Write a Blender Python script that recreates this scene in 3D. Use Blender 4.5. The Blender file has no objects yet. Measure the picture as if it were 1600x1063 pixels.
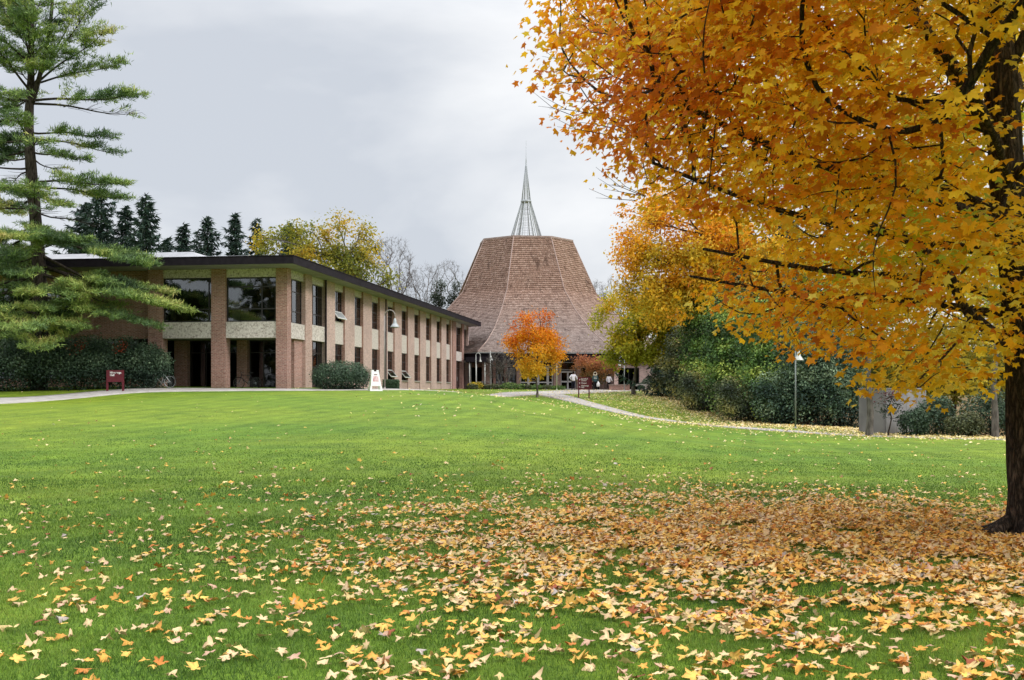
import bpy, math, random
import numpy as np
from mathutils import Vector, Matrix, noise as mnoise
R = math.radians
rng = np.random.default_rng(7)
random.seed(7)
scene = bpy.context.scene
COL = scene.collection

# ------------------------------------------------------------------ camera
F = 1750.0          # focal length in photo pixels (photo 1600 wide)
HY = 611.0          # horizon row in the photo
EYE = 1.6
cam_d = bpy.data.cameras.new('camera'); cam = bpy.data.objects.new('camera', cam_d); COL.objects.link(cam)
cam_d.sensor_width = 36.0; cam_d.lens = 36.0 * F / 1600.0
cam_d.shift_y = (HY - 531.5) / 1600.0
cam.location = (0, 0, EYE); cam.rotation_euler = (R(90), 0, 0)
cam_d.clip_start = 0.1; cam_d.clip_end = 3000
scene.camera = cam

# ------------------------------------------------------------------ world, sun, exposure
SUN_EL, SUN_AZ = 38.0, 62.0      # azimuth clockwise from straight behind the camera towards the right
world = bpy.data.worlds.new('World'); scene.world = world; world.use_nodes = True
nt = world.node_tree; nt.nodes.clear()
def N(tree, typ, **kw):
    n = tree.nodes.new(typ)
    for k, v in kw.items(): setattr(n, k, v)
    return n
def L(tree, a, b): tree.links.new(a, b)
sky = N(nt, 'ShaderNodeTexSky', sky_type='NISHITA', sun_disc=False)
sky.sun_elevation = R(SUN_EL); sky.sun_rotation = R(180 - SUN_AZ); sky.air_density = 1.0; sky.dust_density = 2.0
tc = N(nt, 'ShaderNodeTexCoord')
mp = N(nt, 'ShaderNodeMapping'); mp.inputs['Scale'].default_value = (1.0, 1.0, 2.6); mp.inputs['Location'].default_value = (0.35, 0.2, 0.62)
L(nt, tc.outputs['Generated'], mp.inputs['Vector'])
n1 = N(nt, 'ShaderNodeTexNoise'); n1.inputs['Scale'].default_value = 2.3; n1.inputs['Detail'].default_value = 6; n1.inputs['Roughness'].default_value = 0.5; n1.inputs['Distortion'].default_value = 0.15
L(nt, mp.outputs[0], n1.inputs['Vector'])
cr = N(nt, 'ShaderNodeValToRGB')
cr.color_ramp.elements[0].position = 0.38; cr.color_ramp.elements[0].color = (0.485, 0.515, 0.565, 1)
cr.color_ramp.elements[1].position = 0.60; cr.color_ramp.elements[1].color = (0.73, 0.74, 0.755, 1)
L(nt, n1.outputs['Fac'], cr.inputs[0])
sx = N(nt, 'ShaderNodeSeparateXYZ'); L(nt, tc.outputs['Generated'], sx.inputs[0])
mr = N(nt, 'ShaderNodeMapRange'); mr.inputs['From Min'].default_value = 0.31; mr.inputs['From Max'].default_value = 1.0
mr.inputs['To Min'].default_value = 12.2; mr.inputs['To Max'].default_value = 42.0
L(nt, sx.outputs['Z'], mr.inputs['Value'])
vm = N(nt, 'ShaderNodeVectorMath', operation='SCALE'); L(nt, cr.outputs[0], vm.inputs[0]); L(nt, mr.outputs[0], vm.inputs['Scale'])
mix = N(nt, 'ShaderNodeMix', data_type='RGBA'); mix.inputs[0].default_value = 0.93
L(nt, sky.outputs[0], mix.inputs[6]); L(nt, vm.outputs[0], mix.inputs[7])
bg = N(nt, 'ShaderNodeBackground'); bg.inputs['Strength'].default_value = 0.1
L(nt, mix.outputs[2], bg.inputs['Color'])
wo = N(nt, 'ShaderNodeOutputWorld'); L(nt, bg.outputs[0], wo.inputs['Surface'])
sd = bpy.data.lights.new('sun', 'SUN'); sd.energy = 1.5; sd.angle = R(14); sd.color = (1.0, 0.96, 0.9)
sun = bpy.data.objects.new('sun', sd); COL.objects.link(sun)
az = R(SUN_AZ)
sdir = Vector((math.sin(az) * math.cos(R(SUN_EL)), -math.cos(az) * math.cos(R(SUN_EL)), math.sin(R(SUN_EL))))
sun.rotation_euler = sdir.to_track_quat('Z', 'Y').to_euler()
scene.view_settings.view_transform = 'Standard'; scene.view_settings.look = 'None'
scene.view_settings.exposure = 0.15; scene.view_settings.gamma = 1.0; scene.view_settings.use_curve_mapping = False
scene.render.engine = 'CYCLES'
cy = scene.cycles
cy.use_denoising = True; cy.max_bounces = 5; cy.diffuse_bounces = 4; cy.glossy_bounces = 2; cy.transmission_bounces = 3; cy.transparent_max_bounces = 6
cy.caustics_reflective = False; cy.caustics_refractive = False
try:
    cy.denoiser = 'OPENIMAGEDENOISE'; cy.denoising_prefilter = 'ACCURATE'
except Exception: pass

# ------------------------------------------------------------------ materials
MATS = {}
def principled(name, col, rough=0.8, spec=0.3, metal=0.0):
    m = bpy.data.materials.new(name); m.use_nodes = True
    b = m.node_tree.nodes['Principled BSDF']
    b.inputs['Base Color'].default_value = (*col, 1); b.inputs['Roughness'].default_value = rough
    b.inputs['Specular IOR Level'].default_value = spec; b.inputs['Metallic'].default_value = metal
    MATS[name] = m
    return m, m.node_tree, b
def noisy(name, c1, c2, scale, rough=0.8, spec=0.3, metal=0.0, bump=0.0, detail=6, stretch=(1, 1, 1), lo=0.35, hi=0.65, bscale=None, bdist=0.02):
    m, t, b = principled(name, c1, rough, spec, metal)
    tc = N(t, 'ShaderNodeTexCoord'); mp = N(t, 'ShaderNodeMapping'); mp.inputs['Scale'].default_value = stretch
    L(t, tc.outputs['Object'], mp.inputs[0])
    n = N(t, 'ShaderNodeTexNoise'); n.inputs['Scale'].default_value = scale; n.inputs['Detail'].default_value = detail
    L(t, mp.outputs[0], n.inputs['Vector'])
    r = N(t, 'ShaderNodeValToRGB'); r.color_ramp.elements[0].position = lo; r.color_ramp.elements[1].position = hi
    r.color_ramp.elements[0].color = (*c1, 1); r.color_ramp.elements[1].color = (*c2, 1)
    L(t, n.outputs['Fac'], r.inputs[0]); L(t, r.outputs[0], b.inputs['Base Color'])
    if bump:
        n2 = N(t, 'ShaderNodeTexNoise'); n2.inputs['Scale'].default_value = bscale or scale * 3; n2.inputs['Detail'].default_value = 5
        L(t, mp.outputs[0], n2.inputs['Vector'])
        bp = N(t, 'ShaderNodeBump'); bp.inputs['Strength'].default_value = bump; bp.inputs['Distance'].default_value = bdist
        L(t, n2.outputs['Fac'], bp.inputs['Height']); L(t, bp.outputs[0], b.inputs['Normal'])
    return m
def leafy(name, transl=0.35, var=0.25, rough=0.6):
    """leaf colour from the mesh's own leaf colour attribute, a random shift per leaf, light passing through"""
    m = bpy.data.materials.new(name); m.use_nodes = True; t = m.node_tree; t.nodes.clear()
    at = N(t, 'ShaderNodeAttribute', attribute_name='leaf_colour'); ge = N(t, 'ShaderNodeNewGeometry')
    hs = N(t, 'ShaderNodeHueSaturation')
    r1 = N(t, 'ShaderNodeMapRange'); r1.inputs['To Min'].default_value = 1 - var; r1.inputs['To Max'].default_value = 1 + var
    L(t, ge.outputs['Random Per Island'], r1.inputs['Value']); L(t, r1.outputs[0], hs.inputs['Value']); L(t, at.outputs['Color'], hs.inputs['Color'])
    d = N(t, 'ShaderNodeBsdfPrincipled'); d.inputs['Roughness'].default_value = rough; d.inputs['Specular IOR Level'].default_value = 0.25
    tr = N(t, 'ShaderNodeBsdfTranslucent'); mx = N(t, 'ShaderNodeMixShader'); mx.inputs[0].default_value = transl
    L(t, hs.outputs[0], d.inputs['Base Color']); L(t, hs.outputs[0], tr.inputs['Color'])
    L(t, d.outputs[0], mx.inputs[1]); L(t, tr.outputs[0], mx.inputs[2])
    o = N(t, 'ShaderNodeOutputMaterial'); L(t, mx.outputs[0], o.inputs['Surface'])
    MATS[name] = m
    return m
M_leaf = leafy('leaf', 0.58, 0.22)
M_shrub = leafy('shrub_leaf', 0.2, 0.45, 0.5)
M_needle = leafy('needle', 0.15, 0.35, 0.6)
M_litter = leafy('dry_leaf', 0.1, 0.22, 0.7)
M_grass = leafy('grass_blade', 0.3, 0.35, 0.5)
M_bark = noisy('bark', (0.022, 0.017, 0.014), (0.075, 0.06, 0.05), 14, 0.95, 0.1, bump=0.8, stretch=(1, 1, 0.25), bdist=0.03)
M_bark_grey = noisy('grey_bark', (0.07, 0.06, 0.052), (0.17, 0.15, 0.135), 6, 0.95, 0.1, bump=0.5, stretch=(1, 1, 0.4))
M_concrete = noisy('path_concrete', (0.36, 0.33, 0.30), (0.48, 0.45, 0.42), 2.2, 0.9, 0.2, bump=0.1)
M_white = noisy('white_paint', (0.72, 0.72, 0.72), (0.82, 0.82, 0.82), 9, 0.5, 0.4)
M_bronze = principled('bronze_metal', (0.018, 0.015, 0.016), 0.45, 0.5)[0]
M_fascia = noisy('fascia_metal', (0.012, 0.009, 0.013), (0.02, 0.016, 0.021), 3, 0.75, 0.12)
M_soffit = noisy('soffit', (0.25, 0.24, 0.22), (0.32, 0.31, 0.29), 1.2, 0.9, 0.2)
M_roof = noisy('roof_membrane', (0.33, 0.33, 0.35), (0.45, 0.45, 0.475), 0.8, 0.75, 0.3)
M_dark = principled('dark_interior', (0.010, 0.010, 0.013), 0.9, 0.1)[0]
M_steel = noisy('galvanised_steel', (0.30, 0.32, 0.33), (0.42, 0.44, 0.45), 5, 0.5, 0.5, 0.3)
M_lamp = principled('lamp_metal', (0.52, 0.53, 0.50), 0.5, 0.5, 0.2)[0]
M_post_tan = principled('tan_lamp_paint', (0.30, 0.26, 0.235), 0.5, 0.4, 0.2)[0]
M_post = principled('lamp_post_paint', (0.20, 0.225, 0.215), 0.5, 0.4, 0.3)[0]
M_maroon = noisy('maroon_paint', (0.105, 0.008, 0.018), (0.13, 0.012, 0.024), 6, 0.45, 0.4)
M_blackmetal = principled('black_metal', (0.012, 0.011, 0.012), 0.4, 0.5)[0]
M_mulch = noisy('mulch', (0.05, 0.03, 0.02), (0.14, 0.08, 0.04), 6, 0.95, 0.1, bump=0.6)

def brick_mat(name, cols, mortar, sx=1.0):
    m, t, b = principled(name, cols[0], 0.92, 0.15)
    tc = N(t, 'ShaderNodeTexCoord'); s = N(t, 'ShaderNodeSeparateXYZ'); L(t, tc.outputs['Object'], s.inputs[0])
    ad = N(t, 'ShaderNodeMath', operation='ADD'); L(t, s.outputs['X'], ad.inputs[0]); L(t, s.outputs['Y'], ad.inputs[1])
    c = N(t, 'ShaderNodeCombineXYZ'); L(t, ad.outputs[0], c.inputs['X']); L(t, s.outputs['Z'], c.inputs['Y'])
    br = N(t, 'ShaderNodeTexBrick', offset=0.5); br.inputs['Scale'].default_value = 1.0
    br.inputs['Brick Width'].default_value = 0.215; br.inputs['Row Height'].default_value = 0.078; br.inputs['Mortar Size'].default_value = 0.009
    br.inputs['Mortar Smooth'].default_value = 0.2; br.inputs['Bias'].default_value = 0.0
    L(t, c.outputs[0], br.inputs['Vector'])
    # colour per brick position from a voronoi-free noise on snapped coordinates
    n = N(t, 'ShaderNodeTexNoise'); n.inputs['Scale'].default_value = 5.5; n.inputs['Detail'].default_value = 4; n.inputs['Roughness'].default_value = 0.8
    mp = N(t, 'ShaderNodeMapping'); mp.inputs['Scale'].default_value = (1, 2.6, 1); L(t, c.outputs[0], mp.inputs[0]); L(t, mp.outputs[0], n.inputs['Vector'])
    r = N(t, 'ShaderNodeValToRGB'); r.color_ramp.elements[0].position = 0.36; r.color_ramp.elements[1].position = 0.64
    r.color_ramp.elements[0].color = (*cols[0], 1); r.color_ramp.elements[1].color = (*cols[2], 1)
    e = r.color_ramp.elements.new(0.5); e.color = (*cols[1], 1)
    L(t, n.outputs['Fac'], r.inputs[0]); L(t, r.outputs[0], br.inputs['Color1'])
    hs = N(t, 'ShaderNodeHueSaturation'); hs.inputs['Value'].default_value = 0.72; L(t, r.outputs[0], hs.inputs['Color']); L(t, hs.outputs[0], br.inputs['Color2'])
    br.inputs['Mortar'].default_value = (*mortar, 1)
    n3 = N(t, 'ShaderNodeTexNoise'); n3.inputs['Scale'].default_value = 0.5; n3.inputs['Detail'].default_value = 3; L(t, tc.outputs['Object'], n3.inputs['Vector'])
    h2 = N(t, 'ShaderNodeHueSaturation'); mr_ = N(t, 'ShaderNodeMapRange'); mr_.inputs['To Min'].default_value = 0.72; mr_.inputs['To Max'].default_value = 1.25
    L(t, n3.outputs['Fac'], mr_.inputs['Value']); L(t, mr_.outputs[0], h2.inputs['Value']); L(t, br.outputs['Color'], h2.inputs['Color'])
    L(t, h2.outputs[0], b.inputs['Base Color'])
    bp = N(t, 'ShaderNodeBump'); bp.inputs['Strength'].default_value = 0.6; bp.inputs['Distance'].default_value = 0.012; bp.invert = True
    L(t, br.outputs['Fac'], bp.inputs['Height']); L(t, bp.outputs[0], b.inputs['Normal'])
    return m
M_brick = brick_mat('red_brick', [(0.25, 0.10, 0.08), (0.43, 0.21, 0.165), (0.60, 0.38, 0.325)], (0.48, 0.40, 0.36))
M_brick_pink = brick_mat('pink_brick', [(0.42, 0.25, 0.215), (0.60, 0.40, 0.355), (0.72, 0.53, 0.48)], (0.56, 0.49, 0.45))
M_brick_tan = brick_mat('tan_brick', [(0.37, 0.21, 0.175), (0.53, 0.34, 0.29), (0.66, 0.46, 0.41)], (0.5, 0.43, 0.38))
def pebble_mat():
    m, t, b = principled('exposed_aggregate', (0.4, 0.38, 0.32), 0.9, 0.2)
    tc = N(t, 'ShaderNodeTexCoord'); v = N(t, 'ShaderNodeTexNoise'); v.inputs['Scale'].default_value = 10; v.inputs['Detail'].default_value = 2; v.inputs['Roughness'].default_value = 0.75
    L(t, tc.outputs['Object'], v.inputs['Vector'])
    r = N(t, 'ShaderNodeValToRGB')
    for i, (p, c) in enumerate([(0.33, (0.24, 0.20, 0.18)), (0.42, (0.50, 0.44, 0.40)), (0.55, (0.62, 0.56, 0.52)), (0.68, (0.72, 0.67, 0.63))]):
        e = r.color_ramp.elements[i] if i < 2 else r.color_ramp.elements.new(p)
        e.position = p; e.color = (*c, 1)
    L(t, v.outputs['Fac'], r.inputs[0]); L(t, r.outputs[0], b.inputs['Base Color'])
    bp = N(t, 'ShaderNodeBump'); bp.inputs['Strength'].default_value = 0.5; bp.inputs['Distance'].default_value = 0.01
    L(t, v.outputs['Fac'], bp.inputs['Height']); L(t, bp.outputs[0], b.inputs['Normal'])
    return m
M_pebble = pebble_mat()
def glass_mat(name, tint, mixlo=0.12):
    """reflecting glazing over a dark room; lets part of the light through"""
    m = bpy.data.materials.new(name); m.use_nodes = True; t = m.node_tree; t.nodes.clear()
    g = N(t, 'ShaderNodeBsdfGlossy'); g.inputs['Roughness'].default_value = 0.02; g.inputs['Color'].default_value = (0.75, 0.78, 0.8, 1)
    tr = N(t, 'ShaderNodeBsdfTransparent'); tr.inputs['Color'].default_value = (*tint, 1)
    fr = N(t, 'ShaderNodeFresnel'); fr.inputs['IOR'].default_value = 1.55
    no = N(t, 'ShaderNodeTexNoise'); no.inputs['Scale'].default_value = 0.8; bp = N(t, 'ShaderNodeBump'); bp.inputs['Strength'].default_value = 0.05; bp.inputs['Distance'].default_value = 0.05
    tcc = N(t, 'ShaderNodeTexCoord'); L(t, tcc.outputs['Object'], no.inputs['Vector']); L(t, no.outputs['Fac'], bp.inputs['Height']); L(t, bp.outputs[0], g.inputs['Normal'])
    ad = N(t, 'ShaderNodeMath', operation='ADD'); ad.inputs[1].default_value = mixlo; ad.use_clamp = True; L(t, fr.outputs[0], ad.inputs[0])
    mx = N(t, 'ShaderNodeMixShader'); L(t, ad.outputs[0], mx.inputs[0]); L(t, tr.outputs[0], mx.inputs[1]); L(t, g.outputs[0], mx.inputs[2])
    o = N(t, 'ShaderNodeOutputMaterial'); L(t, mx.outputs[0], o.inputs['Surface'])
    return m
M_glass = glass_mat('window_glass', (0.55, 0.58, 0.6), 0.10)
M_glass_dark = glass_mat('dark_glass', (0.3, 0.3, 0.33), 0.02)

# ------------------------------------------------------------------ mesh helpers
def P(px, py, Y):
    return ((px - 800) / F * Y, Y, EYE + (HY - py) / F * Y)
def setcol(me, cols):
    a = me.color_attributes.new('leaf_colour', 'FLOAT_COLOR', 'POINT')
    c = np.ones((len(me.vertices), 4), np.float32); c[:, :3] = cols
    a.data.foreach_set('color', c.ravel())
def mesh_np(name, V, Fc, mat=None, cols=None, smooth=False):
    """Fc: one (M,k) int array or a list of such arrays"""
    me = bpy.data.meshes.new(name)
    V = np.asarray(V, np.float32); arrs = Fc if isinstance(Fc, list) else [Fc]
    arrs = [np.asarray(a, np.int32) for a in arrs if len(a)]
    me.vertices.add(len(V)); me.vertices.foreach_set('co', V.ravel())
    li = np.concatenate([a.ravel() for a in arrs]); tot = np.concatenate([np.full(len(a), a.shape[1], np.int32) for a in arrs])
    st = np.concatenate([[0], np.cumsum(tot)[:-1]]).astype(np.int32)
    me.loops.add(len(li)); me.loops.foreach_set('vertex_index', li)
    me.polygons.add(len(tot)); me.polygons.foreach_set('loop_start', st); me.polygons.foreach_set('loop_total', tot)
    if smooth: me.polygons.foreach_set('use_smooth', np.ones(len(tot), bool))
    me.update(calc_edges=True)
    if cols is not None: setcol(me, cols)
    if mat: me.materials.append(mat)
    return me
def link(name, data, parent=None, kind=None, label=None):
    o = bpy.data.objects.new(name, data); COL.objects.link(o)
    if parent: o.parent = parent
    if kind: o['kind'] = kind
    if label: o['label'] = label
    return o
def tag(o, label, cat, group=None, kind=None):
    o['label'] = label; o['category'] = cat
    if group: o['group'] = group
    if kind: o['kind'] = kind
    return o
def empty(name, loc, rz, label, cat, group=None):
    o = bpy.data.objects.new(name, None); COL.objects.link(o); o.location = loc; o.rotation_euler = (0, 0, rz)
    o.empty_display_size = 0.2
    return tag(o, label, cat, group)
class MB:
    def __init__(s): s.v = []; s.f = []; s.sm = []
    def quad(s, *p):
        n = len(s.v); s.v += [tuple(q) for q in p]; s.f.append(tuple(range(n, n + len(p)))); s.sm.append(False)
    def box(s, x0, y0, z0, x1, y1, z1):
        if x0 > x1: x0, x1 = x1, x0
        if y0 > y1: y0, y1 = y1, y0
        if z0 > z1: z0, z1 = z1, z0
        n = len(s.v)
        s.v += [(x0,y0,z0),(x1,y0,z0),(x1,y1,z0),(x0,y1,z0),(x0,y0,z1),(x1,y0,z1),(x1,y1,z1),(x0,y1,z1)]
        for q in [(0,3,2,1),(4,5,6,7),(0,1,5,4),(1,2,6,5),(2,3,7,6),(3,0,4,7)]:
            s.f.append(tuple(n + i for i in q)); s.sm.append(False)
        return s
    def obox(s, c, ax, ay, az):
        """box about centre c with half-axis vectors"""
        c = Vector(c); ax = Vector(ax); ay = Vector(ay); az = Vector(az); n = len(s.v)
        for k in (-1, 1):
            for i, j in ((-1,-1),(1,-1),(1,1),(-1,1)): s.v.append(tuple(c + i*ax + j*ay + k*az))
        for q in [(0,3,2,1),(4,5,6,7),(0,1,5,4),(1,2,6,5),(2,3,7,6),(3,0,4,7)]:
            s.f.append(tuple(n + i for i in q)); s.sm.append(False)
        return s
    def tube(s, pts, rad, sides=8, cap=True):
        pts = [Vector(p) for p in pts]; m = len(pts)
        rad = [float(rad)] * m if not hasattr(rad, '__len__') else [float(r_) for r_ in rad]
        d0 = (pts[1] - pts[0]).normalized(); up = Vector((0, 0, 1)) if abs(d0.z) < 0.9 else Vector((1, 0, 0))
        x = d0.cross(up).normalized(); n = len(s.v)
        for i in range(m):
            d = (pts[min(i + 1, m - 1)] - pts[max(i - 1, 0)]).normalized()
            x = (x - x.dot(d) * d).normalized(); y = d.cross(x)
            for k in range(sides):
                a = 2 * math.pi * k / sides
                s.v.append(tuple(pts[i] + rad[i] * (math.cos(a) * x + math.sin(a) * y)))
        for i in range(m - 1):
            for k in range(sides):
                a = n + i * sides + k; b = n + i * sides + (k + 1) % sides
                s.f.append((a, b, b + sides, a + sides)); s.sm.append(sides > 4)
        if cap:
            s.f.append(tuple(n + k for k in reversed(range(sides)))); s.f.append(tuple(n + (m - 1) * sides + k for k in range(sides))); s.sm += [False, False]
        return s
    def lathe(s, c, prof, sides=16):
        """prof: (radius, z) pairs about the vertical through c"""
        n = len(s.v); m = len(prof)
        for r, z in prof:
            for k in range(sides):
                a = 2 * math.pi * k / sides; s.v.append((c[0] + r * math.cos(a), c[1] + r * math.sin(a), c[2] + z))
        for i in range(m - 1):
            for k in range(sides):
                a = n + i * sides + k; b = n + i * sides + (k + 1) % sides
                s.f.append((a, b, b + sides, a + sides)); s.sm.append(True)
        s.f.append(tuple(n + k for k in reversed(range(sides)))); s.f.append(tuple(n + (m - 1) * sides + k for k in range(sides))); s.sm += [False, False]
        return s
    def build(s, name, mat, parent=None, kind=None, label=None):
        me = bpy.data.meshes.new(name); me.from_pydata(s.v, [], s.f)
        me.polygons.foreach_set('use_smooth', s.sm); me.update()
        if mat: me.materials.append(mat)
        return link(name, me, parent, kind, label)
def unit(a): return a / np.maximum(np.linalg.norm(a, axis=-1, keepdims=True), 1e-9)
def frames(nrm, tip):
    z = unit(nrm); y = tip - (tip * z).sum(1, keepdims=True) * z; y = unit(y + 1e-6); x = np.cross(y, z)
    return np.stack([x, y, z], axis=2)       # columns
def scatter(tv, tf, pos, rot, scale):
    N_, n = len(pos), len(tv)
    sc = scale[:, None, None] if scale.ndim == 1 else scale[:, None, :]
    V = np.einsum('nij,nkj->nki', rot, tv[None] * sc) + pos[:, None, :]
    Fc = (tf[None] + (np.arange(N_) * n)[:, None, None]).reshape(-1, tf.shape[1])
    return V.reshape(-1, 3), Fc
def leaf_template(detail=1, curl=0.15, fold=0.1, droop=0.15, seed=0):
    r_ = np.random.default_rng(seed)
    if detail == 0: half = [(-8, .66), (36, 1.0), (62, .60)]
    elif detail == 1:
        half = [(-24, .70), (6, .55), (36, 1.0), (62, .60)]
    else:
        half = [(-60, .42), (-24, .74), (-6, .60), (12, .56), (25, .84), (38, 1.02), (50, .78), (64, .58), (77, .86)]
    right = [(a, r) for a, r in half]; left = [(180 - a, r) for a, r in reversed(half)]
    pol = [(-90, .10)] + right + [(90, 1.08)] + left
    pts = [(0.0, 0.0, 0.0)]
    for a, r in pol:
        r *= 1 + r_.uniform(-.12, .12); x, y = r * math.cos(R(a)), r * math.sin(R(a))
        z = -droop * y * y - fold * abs(x) + curl * math.sin(3.1 * r + a * .05) * r + r_.uniform(-.06, .06)
        pts.append((x, y, z))
    n = len(pol)
    return np.array(pts), np.array([(0, 1 + i, 1 + (i + 1) % n) for i in range(n)])
QUAD = (np.array([(-.5, -.1, 0), (.5, .0, .06), (.55, .8, -.05), (-.45, .9, .05)]), np.array([(0, 1, 2), (0, 2, 3)]))
LEAFLET = (np.array([(0, 0, 0), (.34, .5, .07), (0, 1.05, -.1), (-.34, .5, .07)]), np.array([(0, 1, 2), (0, 2, 3)]))

# ------------------------------------------------------------------ terrain height
ctl = []
for X in (-16, -8, 0, 8, 16):
    for Y in (-6, 0, 6, 12): ctl.append((X, Y, 0.0))
for X in (-14, -6, 0): ctl += [(X, 20, .14), (X, 30, .42), (X, 40, .85), (X, 50, 1.3)]
for X in (8, 15, 24): ctl += [(X, 22, -.05), (X, 34, -.16), (X, 44, -.38)]
def c_(px, py, Y): ctl.append(P(px, py, Y))
for p in [(0,632,52),(0,622,54.5),(100,625,55),(100,616,57.5),(200,616,57),(200,608,60),(300,612.5,59),(400,611.5,59.5),(500,611.5,60),(600,611.8,60),(700,613.5,62),(760,617,68),
          (300,607.3,63),(450,607.3,64),(600,609,72),(735,608.5,118),(830,612,100),(840,621,85),(870,627,80),(913,622,87),(895,610,109),(950,610,109),(1030,621,96),(1000,651,72),
          (1075,662,66),(1150,670,61),(1243,669,62),(1110,646,78),(1200,664,67),(1300,670,64),(1400,679,58),(1500,684,54),(1570,687,52),(1700,690,50),(800,626,62),(900,650,58),(1000,664,54),(700,620,50),(800,640,46)]: c_(*p)
for X in (-70, -45, -20, 0, 20, 45, 70): ctl += [(X, 130, 1.65), (X, 170, 1.65)]
ctl += [(-45, 50, .9), (-45, 80, 1.7), (-70, 60, 1.2), (45, 60, -.7), (45, 90, 0.2), (30, 80, -.2), (70, 80, 0), (-60, 0, 0), (60, 0, -.3), (-30, 30, .3), (-40, 20, 0.1), (40, 30, -.4), (0, -30, 0), (25, 100, 1.0)]
ctl = np.array(ctl)
S_ = 30.0
def _phi(d2): return 0.5 * d2 * np.log(d2 + 1e-9)
_A = ctl[:, :2] / S_; _n = len(_A)
_K = _phi(((_A[:, None] - _A[None]) ** 2).sum(-1)) + np.eye(_n) * 0.004
_Pm = np.hstack([np.ones((_n, 1)), _A]); _M = np.zeros((_n + 3, _n + 3)); _M[:_n, :_n] = _K; _M[:_n, _n:] = _Pm; _M[_n:, :_n] = _Pm.T
_W = np.linalg.solve(_M, np.concatenate([ctl[:, 2], np.zeros(3)]))
def tz(X, Y):
    X = np.atleast_1d(np.asarray(X, float)); Y = np.atleast_1d(np.asarray(Y, float)); out = np.empty(len(X))
    for i in range(0, len(X), 20000):
        q = np.stack([X[i:i+20000], Y[i:i+20000]], 1) / S_
        out[i:i+20000] = _phi(((q[:, None] - _A[None]) ** 2).sum(-1)) @ _W[:_n] + _W[_n] + q @ _W[_n+1:]
    far = np.clip((np.maximum(np.abs(X) - 70, np.maximum(Y - 165, -20 - Y))) / 40, 0, 1)
    return out * (1 - far) + 1.0 * far
def tz1(X, Y): return float(tz(X, Y)[0])
def ground_at(px, Y, dz=0):
    X = (px - 800) / F * Y; return (X, Y, tz1(X, Y) + dz)
# ------------------------------------------------------------------ the ground: lawn, paths, beds
def lawn_mat():
    m, t, b = principled('lawn', (0.08, 0.16, 0.03), 0.75, 0.15)
    tc = N(t, 'ShaderNodeTexCoord')
    def noise(s, d=4, st=(1, 1, 1), ro=0.55):
        mp = N(t, 'ShaderNodeMapping'); mp.inputs['Scale'].default_value = st; L(t, tc.outputs['Object'], mp.inputs[0])
        n = N(t, 'ShaderNodeTexNoise'); n.inputs['Scale'].default_value = s; n.inputs['Detail'].default_value = d; n.inputs['Roughness'].default_value = ro
        L(t, mp.outputs[0], n.inputs['Vector']); return n.outputs['Fac']
    def ramp(f, a, b_, ca, cb):
        r = N(t, 'ShaderNodeValToRGB'); r.color_ramp.elements[0].position = a; r.color_ramp.elements[1].position = b_
        r.color_ramp.elements[0].color = (*ca, 1); r.color_ramp.elements[1].color = (*cb, 1); L(t, f, r.inputs[0]); return r.outputs[0]
    def mixc(f, a, b_, mode='MIX'):
        x = N(t, 'ShaderNodeMix', data_type='RGBA', blend_type=mode)
        if isinstance(f, float): x.inputs[0].default_value = f
        else: L(t, f, x.inputs[0])
        L(t, a, x.inputs[6]); L(t, b_, x.inputs[7]); return x.outputs[2]
    big = ramp(noise(0.07, 3), 0.38, 0.62, (0.115, 0.215, 0.020), (0.195, 0.27, 0.024))
    med = ramp(noise(0.9, 6, (1, 1, 1), 0.7), 0.3, 0.7, (0.55, 0.62, 0.6), (1.34, 1.26, 1.15))
    fine = ramp(noise(26, 3, (1, 0.6, 1), 0.8), 0.3, 0.7, (0.55, 0.6, 0.5), (1.4, 1.32, 1.25))
    c = mixc(1.0, mixc(1.0, big, med, 'MULTIPLY'), fine, 'MULTIPLY')
    # mower stripes
    w = N(t, 'ShaderNodeTexWave', wave_type='BANDS', bands_direction='X'); w.inputs['Scale'].default_value = 0.32; w.inputs['Distortion'].default_value = 0.5; w.inputs['Detail'].default_value = 1.5
    mp = N(t, 'ShaderNodeMapping'); mp.inputs['Rotation'].default_value = (0, 0, R(12)); L(t, tc.outputs['Object'], mp.inputs[0]); L(t, mp.outputs[0], w.inputs['Vector'])
    c = mixc(1.0, c, ramp(w.outputs['Fac'], 0.3, 0.7, (0.94, 0.94, 0.94), (1.06, 1.06, 1.13)), 'MULTIPLY')
    at = N(t, 'ShaderNodeAttribute', attribute_name='leaf_colour'); sp = N(t, 'ShaderNodeSeparateColor'); L(t, at.outputs['Color'], sp.inputs[0])
    lit = ramp(noise(7, 5, (1, 1, 1), 0.75), 0.35, 0.65, (0.07, 0.045, 0.025), (0.30, 0.2, 0.08))
    c = mixc(sp.outputs[0], c, lit)
    L(t, c, b.inputs['Base Color'])
    bp = N(t, 'ShaderNodeBump'); bp.inputs['Strength'].default_value = 0.7; bp.inputs['Distance'].default_value = 0.05
    L(t, noise(18, 4, (1, 1, 1), 0.8), bp.inputs['Height']); L(t, bp.outputs[0], b.inputs['Normal'])
    return m
M_lawn = lawn_mat()
def grid(x0, x1, nx, y0, y1, ny):
    xs = np.linspace(x0, x1, nx); ys = np.linspace(y0, y1, ny); X, Y = np.meshgrid(xs, ys)
    V = np.stack([X.ravel(), Y.ravel(), tz(X.ravel(), Y.ravel())], 1)
    i = np.arange(nx * ny).reshape(ny, nx)
    return V, np.stack([i[:-1, :-1].ravel(), i[:-1, 1:].ravel(), i[1:, 1:].ravel(), i[1:, :-1].ravel()], 1)
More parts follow.
